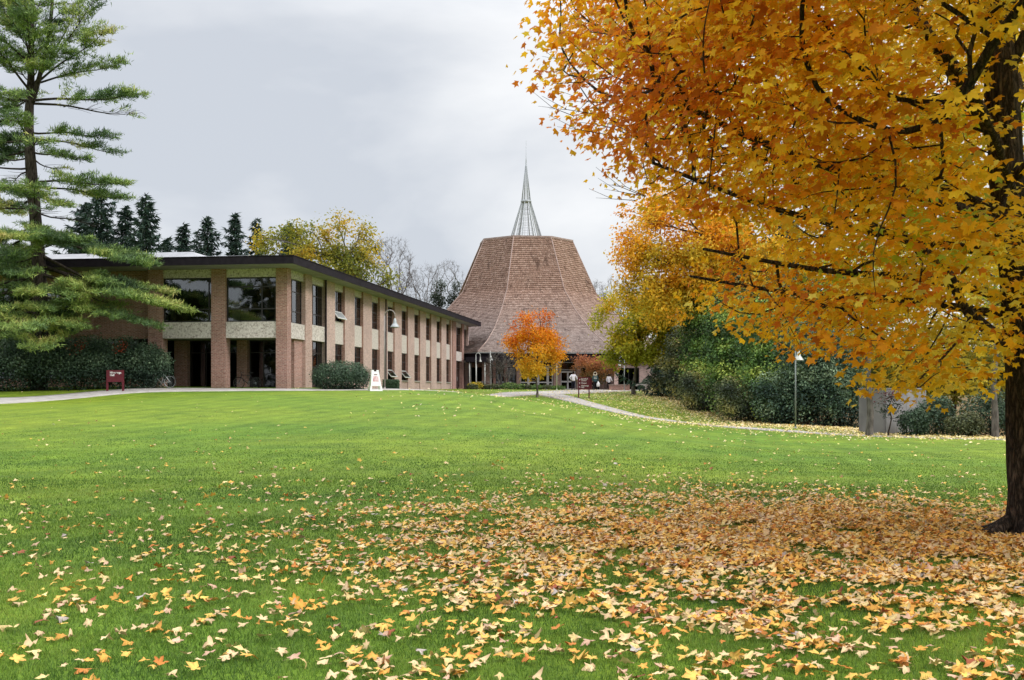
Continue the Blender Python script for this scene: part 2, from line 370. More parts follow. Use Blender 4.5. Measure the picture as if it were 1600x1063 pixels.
# shrub-bed edge as world polyline (front of the big hedge on the right)
BED = np.array([ground_at(1022, 100)[:2], ground_at(1035, 95)[:2], ground_at(1100, 77)[:2], ground_at(1200, 66)[:2], ground_at(1300, 63)[:2], ground_at(1400, 57)[:2], ground_at(1500, 54)[:2], ground_at(1700, 52)[:2]])
def bed_dist(X, Y):
    """signed distance: positive behind the bed's front edge"""
    best = np.full(len(X), 1e9); sgn = np.ones(len(X))
    for a, b in zip(BED[:-1], BED[1:]):
        d = b - a; L2 = (d * d).sum(); t = np.clip(((X - a[0]) * d[0] + (Y - a[1]) * d[1]) / L2, 0, 1)
        dx = X - a[0] - t * d[0]; dy = Y - a[1] - t * d[1]; dd = np.hypot(dx, dy)
        s = np.sign(d[0] * dy - d[1] * dx); m = dd < best; best[m] = dd[m]; sgn[m] = s[m]
    return best * sgn
V, Fq = grid(-72, 72, 193, -6, 172, 238)
bd = bed_dist(V[:, 0], V[:, 1])
lt = np.clip((bd + 1.2) / 2.2, 0, 1) * (V[:, 0] > 2) * np.clip((125 - V[:, 1]) / 20, 0, 1)
tree_d = np.hypot(V[:, 0] - 5.6, V[:, 1] - 12.3)
lt = np.maximum(lt, 0.85 * np.exp(-(tree_d / 0.8) ** 2))
lc = np.zeros((len(V), 3)); lc[:, 0] = lt
me = mesh_np('lawn', V, Fq, M_lawn, lc, smooth=True)
lawn = link('lawn', me, kind='structure')
# land out to the horizon, a ring butting against the lawn sheet
mb = MB()
ext = 1500.0
def zz(x, y): return tz1(x, y) - 0.01
ring_in = [(-72, -6), (72, -6), (72, 172), (-72, 172)]; rs = []
for a, b in zip(ring_in, ring_in[1:] + ring_in[:1]):
    for k in range(24): rs.append((a[0] + (b[0]-a[0])*k/24, a[1] + (b[1]-a[1])*k/24))
mids = []
for x, y in rs:
    dx, dy = x, y - 83; l = math.hypot(dx, dy); mids.append((x + dx / l * 60, y + dy / l * 60))
outs = [((x) / math.hypot(x, y-83) * ext, 83 + (y-83) / math.hypot(x, y-83) * ext) for x, y in rs]
for i in range(len(rs)):
    j = (i + 1) % len(rs)
    mb.quad((*rs[i], zz(*rs[i])), (*mids[i], 1.0), (*mids[j], 1.0), (*rs[j], zz(*rs[j])))
    mb.quad((*mids[i], 1.0), (*outs[i], 1.0), (*outs[j], 1.0), (*mids[j], 1.0))
mb.build('distant_ground', M_lawn, kind='structure')

def ribbon(name, pts, mat, lift=0.03, cross=5, skirt=True):
    """pts: (x_left, y_left, x_right, y_right) edges resampled along the way, draped on the lawn; slab with a thin edge"""
    pts = np.array(pts, float); n = len(pts); t = np.arange(n); tt = np.linspace(0, n - 1, (n - 1) * 14 + 1)
    # smooth interpolation (Catmull-Rom)
    def cat(a):
        out = []
        for s in tt:
            i = min(int(s), n - 2); u = s - i; p0 = a[max(i-1, 0)]; p1 = a[i]; p2 = a[i+1]; p3 = a[min(i+2, n-1)]
            out.append(0.5 * ((2*p1) + (-p0+p2)*u + (2*p0-5*p1+4*p2-p3)*u*u + (-p0+3*p1-3*p2+p3)*u**3))
        return np.array(out)
    e = np.stack([cat(pts[:, k]) for k in range(4)], 1); V = []
    for k in range(cross):
        f = k / (cross - 1); xy = e[:, :2] * (1 - f) + e[:, 2:] * f; V.append(np.stack([xy[:, 0], xy[:, 1], tz(xy[:, 0], xy[:, 1]) + lift], 1))
    for k in (0, cross - 1): w = V[k].copy(); w[:, 2] -= lift + 0.05; V.append(w)
    m = len(tt); V = np.concatenate(V); Fc = []
    strips = [(k, k + 1) for k in range(cross - 1)] + [(cross, 0), (cross - 1, cross + 1)]
    for a, b in strips:
        for i in range(m - 1): Fc.append((a*m+i, b*m+i, b*m+i+1, a*m+i+1))
    return link(name, mesh_np(name, V, np.array(Fc), mat), kind='structure')
def E(px, pyn, Yn, pyf, Yf, px2=None):
    """edge pair from the near and far picture rows of the path at one column"""
    px2 = px2 or px
    return ((px-800)/F*Yn, Yn, (px2-800)/F*Yf, Yf)
ribbon('path', [E(-160,0,50,0,52.6), E(0,0,52,0,54.6), E(110,0,55,0,57.6), E(210,0,57.6,0,60.6), E(290,0,59,0,63.2), E(380,0,59.8,0,63.2), E(480,0,60.4,0,63.2), E(580,0,61.6,0,64.2), E(665,0,64.4,0,68.6), E(735,0,71,0,76.5), E(800,0,83,0,93, 788), E(850,0,91,0,100, 835), E(905,0,97,0,108,885), E(955,0,103,0,113,945), E(1000,0,109,0,117,995)], M_concrete)
ribbon('path', [E(842,0,88.5,0,98,866), E(876,0,82.6,0,87.6,897), E(923,0,76.4,0,80.2,936), E(1000,0,69.9,0,72.7,1007), E(1075,0,65.3,0,67,1080), E(1150,0,61.2,0,62.9,1154), E(1240,0,57.8,0,59.4,1243), E(1340,0,54.8,0,56.2), E(1470,0,51.8,0,53.2), E(1620,0,49.5,0,51)], M_concrete, lift=0.034)
# plaza in front of the chapel doors
mb = MB(); xs = np.linspace(-6, 24, 40); ys = np.linspace(112.5, 124, 12)
X, Y = np.meshgrid(xs, ys); Vp = np.stack([X.ravel(), Y.ravel(), tz(X.ravel(), Y.ravel()) + 0.024], 1); ii = np.arange(480).reshape(12, 40)
link('pavement', mesh_np('pavement', Vp, np.stack([ii[:-1,:-1].ravel(), ii[:-1,1:].ravel(), ii[1:,1:].ravel(), ii[1:,:-1].ravel()], 1), M_concrete), kind='structure')

# ------------------------------------------------------------------ the hall (two-storey brick building)
HX, HY0, HZ = -12.85, 64.0, 1.70
hall = empty('brick_hall', (HX, HY0, HZ), -R(8.13), 'long two-storey brick hall with dark flat eaves, pebbled panels and tall dark windows', 'building')
TOP = 6.93
def hb(name, mat, *boxes, label=None):
    m = MB()
    for b in boxes: m.box(*b)
    return m.build(name, mat, hall, label=label)
def window(parent, face, a0, a1, z0, z1, dep, vs=(), hs=(), bar=0.06, skip=(), tilt=None, glass=None, fmat=None):
    """face 'f': in the front plane (x across, y depth), 's': in the side plane (y across, x depth)"""
    fr = MB(); T = 0.07
    def bx(p0, p1, q0, q1, d0, d1, mbx):
        if face == 'f': mbx.box(p0, d0, q0, p1, d1, q1)
        else: mbx.box(-d1, p0, q0, -d0, p1, q1)
    bx(a0, a1, z0, z0 + bar, dep, dep + T, fr); bx(a0, a1, z1 - bar, z1, dep, dep + T, fr)
    bx(a0, a0 + bar, z0 + bar, z1 - bar, dep, dep + T, fr); bx(a1 - bar, a1, z0 + bar, z1 - bar, dep, dep + T, fr)
    va = [a0] + [a0 + (a1 - a0) * v for v in vs] + [a1]; ha = [z0] + [z0 + (z1 - z0) * h for h in hs] + [z1]
    for v in va[1:-1]: bx(v - bar/2, v + bar/2, z0 + bar, z1 - bar, dep + .002, dep + T - .002, fr)
    for h in ha[1:-1]: bx(a0 + bar, a1 - bar, h - bar/2, h + bar/2, dep + .006, dep + T - .006, fr)
    w = fr.build('window', fmat or M_bronze, parent)
    for i in range(len(va) - 1):
        for j in range(len(ha) - 1):
            if (i, j) in skip: continue
            g = MB(); bx(va[i] + bar/2, va[i+1] - bar/2, ha[j] + bar/2, ha[j+1] - bar/2, dep + .028, dep + .036, g)
            g.build('pane', glass or M_glass, w)
    if tilt:      # an awning sash swung outwards at the bottom row
        zt, zb, ang, mt = tilt; h = zt - zb; c, s = math.cos(ang), math.sin(ang)
        g = MB(); y0, y1 = a0 + .08, a1 - .08; xo = -dep + .02
        pt = lambda k, y: (xo + s * h * k, y, zt - c * h * k)
        for (k0, k1, ya, yb) in [(0, .1, y0, y1), (.9, 1, y0, y1), (.1, .9, y0, y0 + .1), (.1, .9, y1 - .1, y1)]:
            g.obox([(u + v) / 2 for u, v in zip(pt(k0, ya), pt(k1, yb))], (s*h*(k1-k0)/2, 0, -c*h*(k1-k0)/2), (0, (yb-ya)/2, 0), (c*.025, 0, s*.025))
        sh = g.build('sash', mt, w, label='sash pushed open at the bottom'); g = MB()
        g.obox([(u + v) / 2 for u, v in zip(pt(.1, y0 + .1), pt(.9, y1 - .1))], (s*h*.4, 0, -c*h*.4), (0, (y1-y0)/2 - .1, 0), (c*.006, 0, s*.006))
        g.build('pane', M_steel if mt is M_white else M_glass, w)
    return w
# --- side wall of the long wing: x = 0 is the pier face
SW = [(9.25 + 4.55 * k, 11.35 + 4.55 * k) for k in range(9)]
def pier(y0, y1, mat=None, x1=0.0): hb('brick_pier', mat or M_brick_pink, (-.40, y0, 0, x1, y1, TOP))
mbp = MB(); mbp.box(-.67, 0.0, 0, -.004, .70, TOP); mbp.build('brick_pier', M_brick, hall)
pier(3.25, 4.5, M_brick_tan); pier(7.22, 9.22)
for k in range(8): pier(SW[k][1] + .03, SW[k+1][0] - .03)
pier(SW[8][1] + .03, 48.6); hb('brick_pier', M_brick, (-.4, 48.62, 0, -.05, 50.95, TOP)); pier(53.95, 55.05, M_brick); pier(57.25, 57.7)
def panel(y0, y1, z0, z1, x=-.13): hb('pebbled_panel', M_pebble, (-.40, y0, z0, x, y1, z1))
mull3 = dict(vs=(.33, .66), hs=(.27, .72))
panel(.71, 3.24, 6.45, TOP); panel(.71, 3.24, 2.95, 3.85, -.05); window(hall, 's', .71, 3.24, 3.86, 6.44, .25, (.33, .66), (.27, .72))
panel(4.51, 7.21, 6.50, TOP); panel(4.51, 7.21, 3.0, 3.95, -.05); window(hall, 's', 4.51, 7.21, 3.96, 6.49, .25, (.33, .66), (.27, .72)); window(hall, 's', 4.51, 7.21, .06, 2.99, .25, (.33, .66), (.45, .75))
hb('brick_wall', M_brick, (-.40, 1.81, 0, -.20, 3.24, 2.94))
for k, (a, b) in enumerate(SW):
    panel(a - .02, b + .02, 6.50, TOP); panel(a - .02, b + .02, 3.0, 4.48, -.10)
    window(hall, 's', a - .02, b + .02, 4.49, 6.49, .22, (.5,), (.26, .62), skip=((0, 0), (1, 0)) if k == 0 else (), tilt=(5.15, 4.52, R(38), M_white) if k == 0 else None)
    op = k in (3, 4)
    if k in (1, 2, 5, 7): hb('blind', M_soffit, (-.62, a + .05, 5.4 if k % 2 else 4.9, -.58, b - .05, 6.45))
    if k in (2, 6): hb('blind', M_soffit, (-.62, a + .05, 1.9, -.58, b - .05, 2.95))
    window(hall, 's', a - .02, b + .02, .76, 2.99, .22, (.5,), (.33, .68), skip=((0, 0), (1, 0)) if op else (), tilt=(1.55, .80, R(40), M_lamp) if op else None)
    hb('sill', M_concrete, (-.30, a - .06, .68, .03, b + .06, .755))
    hb('brick_wall', M_brick_pink, (-.40, a - .02, 0, -.06, b + .02, .675))
for a, b in ((50.96, 53.94), (55.06, 57.24)):
    panel(a, b, 6.50, TOP); panel(a, b, 3.0, 3.95, -.05)
    window(hall, 's', a, b, 3.96, 6.49, .25, (.33, .66), (.27, .72)); d = window(hall, 's', a, b, .04, 2.99, .3, (.5,), (.75,))
    d.name = 'glass_door'; hh = MB().tube([(-.26, (a+b)/2 + .12, .95), (-.26, (a+b)/2 + .12, 1.35)], .02, 6).build('handle', M_steel, d)
hb('downpipe', M_fascia, (.002, 7.10, 0, .08, 7.19, TOP)); hb('downpipe', M_fascia, (.002, 22.15, 0, .08, 22.24, TOP))
hb('downpipe', M_brick, (.002, 48.45, 0, .07, 48.58, TOP))
for k in range(9): hb('flashing', M_brick, (-.39, SW[k][1] + .022, 0.7, .012, SW[k][1] + .028, TOP))
# --- front
pf = lambda x0, x1, y=0.0, mat=M_brick: hb('brick_pier', mat, (x0, y, 0, x1, y + .7, TOP))
pf(-4.56, -3.70); pf(-8.43, -7.55)
def fpanel(x0, x1, z0, z1, y=.06): hb('pebbled_panel', M_pebble, (x0, y, z0, x1, y + .5, z1))
for x0, x1 in ((-3.69, -.68), (-7.54, -4.57)):
    fpanel(x0, x1, 6.45, TOP, .12); fpanel(x0, x1, 2.95, 3.88, .05)
    window(hall, 'f', x0, x1, 3.89, 6.44, .2, (.7,) if x0 > -4 else (.93,), (.29, .79) if x0 > -4 else (.29,), bar=.07)
hb('curtain', M_soffit, (-3.5, .55, 3.9, -3.05, .6, 6.4)); hb('curtain', M_soffit, (-7.3, .55, 3.9, -7.0, .6, 6.4)); hb('curtain', M_soffit, (-.98, .55, 3.9, -.78, .6, 6.4))
# porch behind the lower openings: floor, ceiling, back wall, glass doors
hb('porch_ceiling', M_soffit, (-8.4, .72, 2.95, -.42, 3.6, 3.05)); hb('porch_floor', M_concrete, (-8.4, -.2, -.12, -.02, 3.6, 0.005))
for x0, x1 in ((-8.02, -7.2), (-4.06, -3.42)): hb('brick_pier', M_brick, (x0, 2.6, 0, x1, 3.2, 2.94))
for x0, x1 in ((-7.19, -4.07), (-3.41, -.75)):
    d = window(hall, 'f', x0, x1, .02, 2.94, 3.0, (.33, .66), (.75,), glass=M_glass_dark); d.name = 'glass_door'
    MB().tube([((x0+x1)/2, 2.93, .95), ((x0+x1)/2, 2.93, 1.3)], .02, 6).build('handle', M_steel, d)
hb('porch_wall', M_dark, (-8.4, .72, 0, -8.3, 3.1, 2.94), (-8.3, 2.9, 0, -8.03, 3.1, 2.94))  # near-black end wall: the deep porch's shade put into its colour
# left of the porch: set-back brick wall with piers and windows
hb('brick_wall', M_brick, (-9.77, .45, 2.96, -8.44, .85, TOP), (-10.5, .45, 2.96, -9.78, .85, 5.5), (-10.5, .45, 6.1, -9.78, .85, TOP), (-13.2, .45, 2.96, -10.51, .85, TOP),
   (-15.85, .45, 2.96, -13.21, .85, 4.5), (-15.85, .45, 6.1, -13.21, .85, TOP), (-32, .45, 2.96, -20, .85, TOP), (-19.9, .45, 2.96, -16.85, .85, 4.5), (-19.9, .45, 6.1, -16.85, .85, TOP), (-32, .45, 0, -8.44, .85, .6))
window(hall, 'f', -10.5, -9.78, 5.5, 6.1, .55); window(hall, 'f', -15.84, -13.21, 4.5, 6.1, .55, (.5,)); window(hall, 'f', -19.9, -16.85, 4.5, 6.1, .55, (.33, .66))
window(hall, 'f', -12.0, -8.45, .61, 2.95, .6, (.33, .66)); window(hall, 'f', -20, -12.9, .61, 2.95, .6, (.2, .4, .6, .8))
pf(-16.8, -15.86, .1); pf(-12.85, -12.05, .1); pf(-25, -24.2, .1)
# dark rooms behind the glass
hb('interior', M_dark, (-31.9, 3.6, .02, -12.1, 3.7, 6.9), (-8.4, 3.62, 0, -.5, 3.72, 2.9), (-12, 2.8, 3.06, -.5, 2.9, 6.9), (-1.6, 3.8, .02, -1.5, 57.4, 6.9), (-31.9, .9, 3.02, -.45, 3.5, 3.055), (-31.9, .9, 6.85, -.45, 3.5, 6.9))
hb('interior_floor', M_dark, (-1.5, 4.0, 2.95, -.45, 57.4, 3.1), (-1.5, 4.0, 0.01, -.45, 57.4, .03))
hb('rear_wall', M_brick, (-12, 57.4, 0, -.4, 57.69, TOP), (-12.3, 12, 0, -12, 57.69, TOP), (-32, 11.7, 0, -12.3, 12, TOP), (-32.3, .45, 0, -32, 12, TOP))
# eaves: soffit, fascia, roof
OF, OS = 2.3, 1.15
hb('soffit', M_soffit, (-33.5, -OF, TOP + .005, OS, 12.5, TOP + .06), (-13.2, 12.5, TOP + .005, OS, 58.6, TOP + .06))
fa = MB()
for (x0, y0, x1, y1) in ((-33.5, -OF - .05, OS + .05, -OF), (OS, -OF, OS + .05, 58.6), (-13.2, 58.6, OS + .05, 58.65), (-33.55, -OF - .05, -33.5, 12.5)): fa.box(x0, y0, TOP - .03, x1, y1, TOP + .40)
fa.build('fascia', M_fascia, hall)
e1 = MB()
for (x0, y0, x1, y1) in ((-33.6, -OF - .08, OS + .08, -OF + .05), (OS - .05, -OF + .05, OS + .08, 58.7)): e1.box(x0, y0, TOP + .402, x1, y1, TOP + .44)
e1.build('drip_edge', M_fascia, hall)
rf = MB()
rf.box(-33.5, -OF + .06, TOP + .3, OS - .06, 12.5, TOP + .41); rf.box(-13.2, 12.5, TOP + .3, OS - .06, 58.6, TOP + .41)
def hipblock(m, x0, x1, y0, y1, z0, z1, ins):
    a = [(x0,y0,z0),(x1,y0,z0),(x1,y1,z0),(x0,y1,z0),(x0+ins,y0+ins,z1),(x1-ins,y0+ins,z1),(x1-ins,y1-ins,z1),(x0+ins,y1-ins,z1)]
    n = len(m.v); m.v += a
    for q in [(0,1,5,4),(1,2,6,5),(2,3,7,6),(3,0,4,7),(4,5,6,7)]: m.f.append(tuple(n+i for i in q)); m.sm.append(False)
hipblock(rf, -33, -1.0, -1.6, 11.8, TOP + .41, TOP + .66, .9)
hipblock(rf, -33, -5.3, .6, 11.6, TOP + .6, TOP + 1.25, 1.2)
rf.build('roof', M_roof, hall)

# ------------------------------------------------------------------ the chapel (octagonal bell-shaped shingle roof)
CX, CY, CZ = 1.72, 137.0, 1.65; TH = R(7.3)
chapel = empty('chapel', (CX, CY, CZ), TH, 'octagonal chapel with flaring brown shingle roof and open metal spire', 'building')
def shingle_mat():
    m = bpy.data.materials.new('wood_shingle'); m.use_nodes = True; t = m.node_tree; b = t.nodes['Principled BSDF']
    b.inputs['Roughness'].default_value = 0.9; b.inputs['Specular IOR Level'].default_value = 0.15
    ge = N(t, 'ShaderNodeNewGeometry'); tc = N(t, 'ShaderNodeTexCoord'); s = N(t, 'ShaderNodeSeparateXYZ'); L(t, tc.outputs['Object'], s.inputs[0])
    r = N(t, 'ShaderNodeValToRGB'); L(t, ge.outputs['Random Per Island'], r.inputs[0])
    cs = [(0, (0.32, 0.20, 0.155)), (.35, (0.375, 0.235, 0.18)), (.7, (0.42, 0.27, 0.21)), (1, (0.48, 0.325, 0.26))]
    for i, (p, c) in enumerate(cs):
        e = r.color_ramp.elements[i] if i < 2 else r.color_ramp.elements.new(p); e.position = p; e.color = (*c, 1)
    grey = N(t, 'ShaderNodeValToRGB'); L(t, ge.outputs['Random Per Island'], grey.inputs[0])
    grey.color_ramp.elements[0].color = (0.31, 0.255, 0.235, 1); grey.color_ramp.elements[1].color = (0.41, 0.345, 0.32, 1)
    mrz = N(t, 'ShaderNodeMapRange'); mrz.inputs['From Min'].default_value = 11.7; mrz.inputs['From Max'].default_value = 6.0; L(t, s.outputs['Z'], mrz.inputs['Value'])
    mrz.inputs['To Max'].default_value = 0.85
    mx = N(t, 'ShaderNodeMix', data_type='RGBA'); L(t, mrz.outputs[0], mx.inputs[0]); L(t, r.outputs[0], mx.inputs[6]); L(t, grey.outputs[0], mx.inputs[7])
    # dark water stains running down the slope
    mp = N(t, 'ShaderNodeMapping'); mp.inputs['Scale'].default_value = (1.1, 1.1, 0.16); L(t, tc.outputs['Object'], mp.inputs[0])
    n = N(t, 'ShaderNodeTexNoise'); n.inputs['Scale'].default_value = 1.3; n.inputs['Detail'].default_value = 5; n.inputs['Roughness'].default_value = 0.65; L(t, mp.outputs[0], n.inputs['Vector'])
    rr = N(t, 'ShaderNodeValToRGB'); rr.color_ramp.elements[0].position = 0.54; rr.color_ramp.elements[1].position = 0.70
    rr.color_ramp.elements[0].color = (1, 1, 1, 1); rr.color_ramp.elements[1].color = (0.42, 0.4, 0.4, 1); L(t, n.outputs['Fac'], rr.inputs[0])
    m2 = N(t, 'ShaderNodeMix', data_type='RGBA', blend_type='MULTIPLY'); m2.inputs[0].default_value = 1.0; L(t, mx.outputs[2], m2.inputs[6]); L(t, rr.outputs[0], m2.inputs[7])
    L(t, m2.outputs[2], b.inputs['Base Color'])
    return m
M_shingle = shingle_mat()
M_ridge = noisy('ridge_cap', (0.26, 0.18, 0.15), (0.40, 0.30, 0.26), 2.2)
PROF = [(18.75, 4.0), (15.35, 5.35), (12.84, 6.80), (10.2, 9.05), (8.0, 11.6), (5.3, 18.05)]
TAN = math.tan(R(22.5))
def onface(k, a, u, z, off=0.0):
    """point on face k at apothem a, u along the face (-1..1 of its half width)"""
    an = R(-90 + 45 * k); n = (math.cos(an), math.sin(an)); tv = (-n[1], n[0]); h = a * TAN * u
    return (n[0] * (a + off) + tv[0] * h, n[1] * (a + off) + tv[1] * h, z)
for k in range(8):
    sv = []; 
    for (a0, z0), (a1, z1) in zip(PROF[:-1], PROF[1:]):
        ln = math.hypot(a1 - a0, z1 - z0); rows = max(1, round(ln / .27)); dn = ((z1 - z0) / ln, -(a1 - a0) / ln)   # outward normal in (a,z)
        for r_ in range(rows):
            f0, f1 = r_ / rows, (r_ + 1.25) / rows
            al, zl = a0 + (a1 - a0) * f0, z0 + (z1 - z0) * f0; au, zu = a0 + (a1 - a0) * f1, z0 + (z1 - z0) * f1
            hw = al * TAN; u = -hw
            while u < hw:
                w = random.uniform(.2, .42); u2 = min(u + w, hw); th = random.uniform(.085, .13); dz = random.uniform(-.012, .012)
                g = .008
                ua, ub = (u + g) / hw, (u2 - g) / hw
                A = onface(k, al + dn[0]*th, ua, zl + dn[1]*th + dz); B = onface(k, al + dn[0]*th, ub, zl + dn[1]*th + dz)
                C = onface(k, au + dn[0]*.01, ub, zu + dn[1]*.01); D = onface(k, au + dn[0]*.01, ua, zu + dn[1]*.01)
                A2 = onface(k, al - .01, ua, zl + dz); B2 = onface(k, al - .01, ub, zl + dz)
                sv.append((A, B, C, D, A2, B2)); u = u2
    sv = np.array(sv); n = len(sv); base = (np.arange(n) * 6)[:, None]
    fc = np.concatenate([base + np.array([[0, 1, 2, 3]]), base + np.array([[4, 5, 1, 0]])])
    o = link('shingle_slope', mesh_np('shingle_slope', sv.reshape(-1, 3), fc, M_shingle), chapel, kind='stuff')
core = MB()      # roof deck under the shingles
for k in range(8):
    for (a0, z0), (a1, z1) in zip(PROF[:-1], PROF[1:]):
        core.quad(onface(k, a0 - .03, -1, z0 - .03), onface(k, a0 - .03, 1, z0 - .03), onface(k, a1 - .03, 1, z1 - .03), onface(k, a1 - .03, -1, z1 - .03))
core.build('roof_deck', M_dark, chapel)
for k in range(8):
    rc = MB(); rc.tube([(lambda p: p)(onface(k, a + .06, 1, z + .05)) for a, z in PROF], .06, 6); rc.build('ridge_cap', M_ridge, chapel)
def octring(m, prof):
    """closed ring of faces through (apothem, z) points"""
    for k in range(8):
        for (a0, z0), (a1, z1) in zip(prof[:-1], prof[1:]): m.quad(onface(k, a0, -1, z0), onface(k, a0, 1, z0), onface(k, a1, 1, z1), onface(k, a1, -1, z1))
m = MB(); octring(m, [(5.2, 18.0), (5.45, 18.0), (5.45, 18.2), (4.9, 18.26), (.1, 18.3)]); m.build('roof_cap', M_ridge, chapel)
m = MB(); octring(m, [(18.70, 3.98), (18.9, 3.92), (18.9, 3.98)]); m.build('drip_edge', M_steel, chapel)
m = MB(); octring(m, [(18.72, 3.96), (18.6, 3.25), (18.4, 3.2), (14.0, 3.2)]); m.build('fascia', M_fascia, chapel)
# walls
m = MB(); octring(m, [(14.2, -.3), (14.2, 3.3)]); m.build('inner_wall', M_dark, chapel)
for k in range(8):
    an = R(-90 + 45 * k)
    cpt = onface(k, 15.6, 1, 0); c = MB(); c.obox((cpt[0], cpt[1], 1.6), (.42 * math.cos(an + R(22.5)), .42 * math.sin(an + R(22.5)), 0), (-.42 * math.sin(an + R(22.5)), .42 * math.cos(an + R(22.5)), 0), (0, 0, 1.75))
    c.build('brick_column', M_brick_tan, chapel)
def cfx(px): t = (px - 800) / F; return (121.6 * t - 3.69) / (.992 - .127 * t)
def fbox(name, px0, px1, z0, z1, y0, y1, mat, label=None):
    m = MB(); m.box(cfx(px0), y0, z0, cfx(px1), y1, z1); return m.build(name, mat, chapel, label=label)
for a, b, mt in ((806.5, 812.6, M_brick_tan), (864.5, 875, M_brick_tan), (900, 907, M_brick_tan), (770, 774, M_brick), (787, 792, M_brick)): fbox('brick_column', a, b, 0, 3.2, -15.9, -15.3, mt)
fbox('brick_wall', 762, 806, 1.2, 2.7, -15.0, -14.8, M_brick)
def cwin(px0, px1, z0, z1, vs, hs, mat=M_white, name='window', bar=.12):
    w = window(chapel, 'f', cfx(px0), cfx(px1), z0, z1, -15.4, vs, hs, bar=bar, glass=M_glass_dark, fmat=mat); w.name = name; return w
cwin(812.8, 826, .05, 2.55, (), (.33,)); cwin(826.2, 841, .05, 2.55, (), (.33,)); cwin(841.2, 856, .05, 2.55, (), (.33,)); cwin(856.2, 864.3, .05, 2.55, (), (.33,))
d = cwin(875.2, 899.8, .03, 2.1, (.5,), (.45,), name='glass_door', bar=.17)
MB().tube([(cfx(887), -15.45, .9), (cfx(887), -15.45, 1.3)], .03, 6).build('handle', M_steel, d)
cwin(875.2, 899.8, 2.2, 3.1, (), (), M_steel, bar=.1); cwin(812.8, 864.3, 2.6, 3.15, (.33, .66), (), M_steel, bar=.08); cwin(907.2, 935, .05, 2.6, (.5,), (.4,), M_bronze)
cwin(774.2, 786.8, .05, 2.5, (.5,), (.4,), M_bronze); cwin(792.2, 806.3, .05, 2.5, (.5,), (.4,), M_bronze)
for k in (1, 2, 7, 6, 3, 4, 5):      # the other faces: low brick wall, dark glazing above
    m = MB(); ps = [onface(k, 15.5, -1, 0), onface(k, 15.5, 1, 0)]
    m.quad((ps[0][0], ps[0][1], -.3), (ps[1][0], ps[1][1], -.3), (ps[1][0], ps[1][1], .9), (ps[0][0], ps[0][1], .9)); m.quad((ps[0][0], ps[0][1], 2.5), (ps[1][0], ps[1][1], 2.5), (ps[1][0], ps[1][1], 3.3), (ps[0][0], ps[0][1], 3.3))
    m.build('brick_wall', M_brick, chapel)
    for j in range(4):
        u0, u1 = -1 + .5 * j + .03, -1 + .5 * (j + 1) - .03; m = MB(); a, b = onface(k, 15.45, u0, .92), onface(k, 15.45, u1, .92)
        m.quad(a, b, (b[0], b[1], 2.48), (a[0], a[1], 2.48)); m.build('pane', M_glass_dark, chapel)
# spire: eight tapering legs to a ring, then on to the tip; light inner cage
spire = MB(); spire.lathe((0, 0, 0), [(.62, 23.0), (.66, 23.05), (.66, 23.2), (.60, 23.25)], 16); spire = spire.build('spire', M_steel, chapel)
for k in range(8):
    a = R(22.5 + 45 * k); c, s = math.cos(a), math.sin(a)
    m = MB(); b0, b1 = Vector((2.02 * c, 2.02 * s, 18.2)), Vector((.56 * c, .56 * s, 23.1)); n = len(m.v)
    rad = Vector((c, s, 0)); tg = Vector((-s, c, 0))
    for p, w, th in ((b0, .30, .07), (b1, .10, .05)):
        for i, j in ((-1, -1), (1, -1), (1, 1), (-1, 1)): m.v.append(tuple(p + rad * w * i * .5 + tg * th * j * .8))
    for q in [(0,3,2,1),(4,5,6,7),(0,1,5,4),(1,2,6,5),(2,3,7,6),(3,0,4,7)]: m.f.append(q); m.sm.append(False)
    m.build('leg', M_steel, spire)
    m = MB(); m.tube([(.55 * c, .55 * s, 23.15), (.03 * c, .03 * s, 28.0)], [.05, .03], 5); m.build('rod', M_steel, spire)
m = MB()
for k in range(12):
    a = R(30 * k); m.tube([(1.35 * math.cos(a), 1.35 * math.sin(a), 18.25), (.42 * math.cos(a), .42 * math.sin(a), 23.0)], .022, 4)
for i in range(7):
    z = 18.5 + i * .62; r = 1.35 - (z - 18.25) / 4.75 * .93; pts = [(r * math.cos(R(30 * k)), r * math.sin(R(30 * k)), z) for k in range(13)]; m.tube(pts, .02, 4, False)
m.build('cage', M_steel, spire)
m = MB(); m.tube([(0, 0, 27.6), (0, 0, 28.4), (0, 0, 30.6)], [.09, .03, .018], 6); m.build('mast', M_steel, spire)
# low wing of the chapel to the right and the covered walk on the left
wing = empty('low_brick_wing', (*ground_at(1005, 116.5)[:2], 1.6), 0, 'low brick wing right of the chapel half hidden by the yellow-green tree', 'building')
m = MB()
for b in ((-.4, 0, 0, 1.4, .3, 3.0), (-3.0, .0, 2.4, -.4, .3, 3.0), (-3.0, 0, 0, -2.6, .3, 2.4), (1.4, 0, 0, 1.7, 6, 3.0), (-3, 5.7, 0, 1.4, 6, 3)): m.box(*b)
m.build('wall', M_brick_pink, wing); MB().box(-3.4, -.5, 3.0, 2.1, 6.4, 3.3).build('roof', M_fascia, wing)
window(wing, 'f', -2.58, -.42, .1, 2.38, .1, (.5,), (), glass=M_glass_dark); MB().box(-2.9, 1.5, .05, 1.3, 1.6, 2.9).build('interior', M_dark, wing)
wx = lambda px, Y: (px - 800) / F * Y
cw = empty('covered_walk', (wx(752, 118), 118, 1.68), 0, 'dark flat-roofed covered walk linking the brick hall to the chapel', 'canopy')
MB().box(-1.6, -1.2, 2.95, 1.25, 2.6, 3.45).build('roof', M_fascia, cw)
for x, y in ((wx(733.6,117) - wx(752,118), -1.0), (wx(744, 117) - wx(752,118), -1.0), (wx(757.5, 117) - wx(752,118), -1.0), (-1.2, 2.3), (1.0, 2.3)): MB().tube([(x, y, -.1), (x, y, 2.96)], .07, 8).build('post', M_lamp, cw)
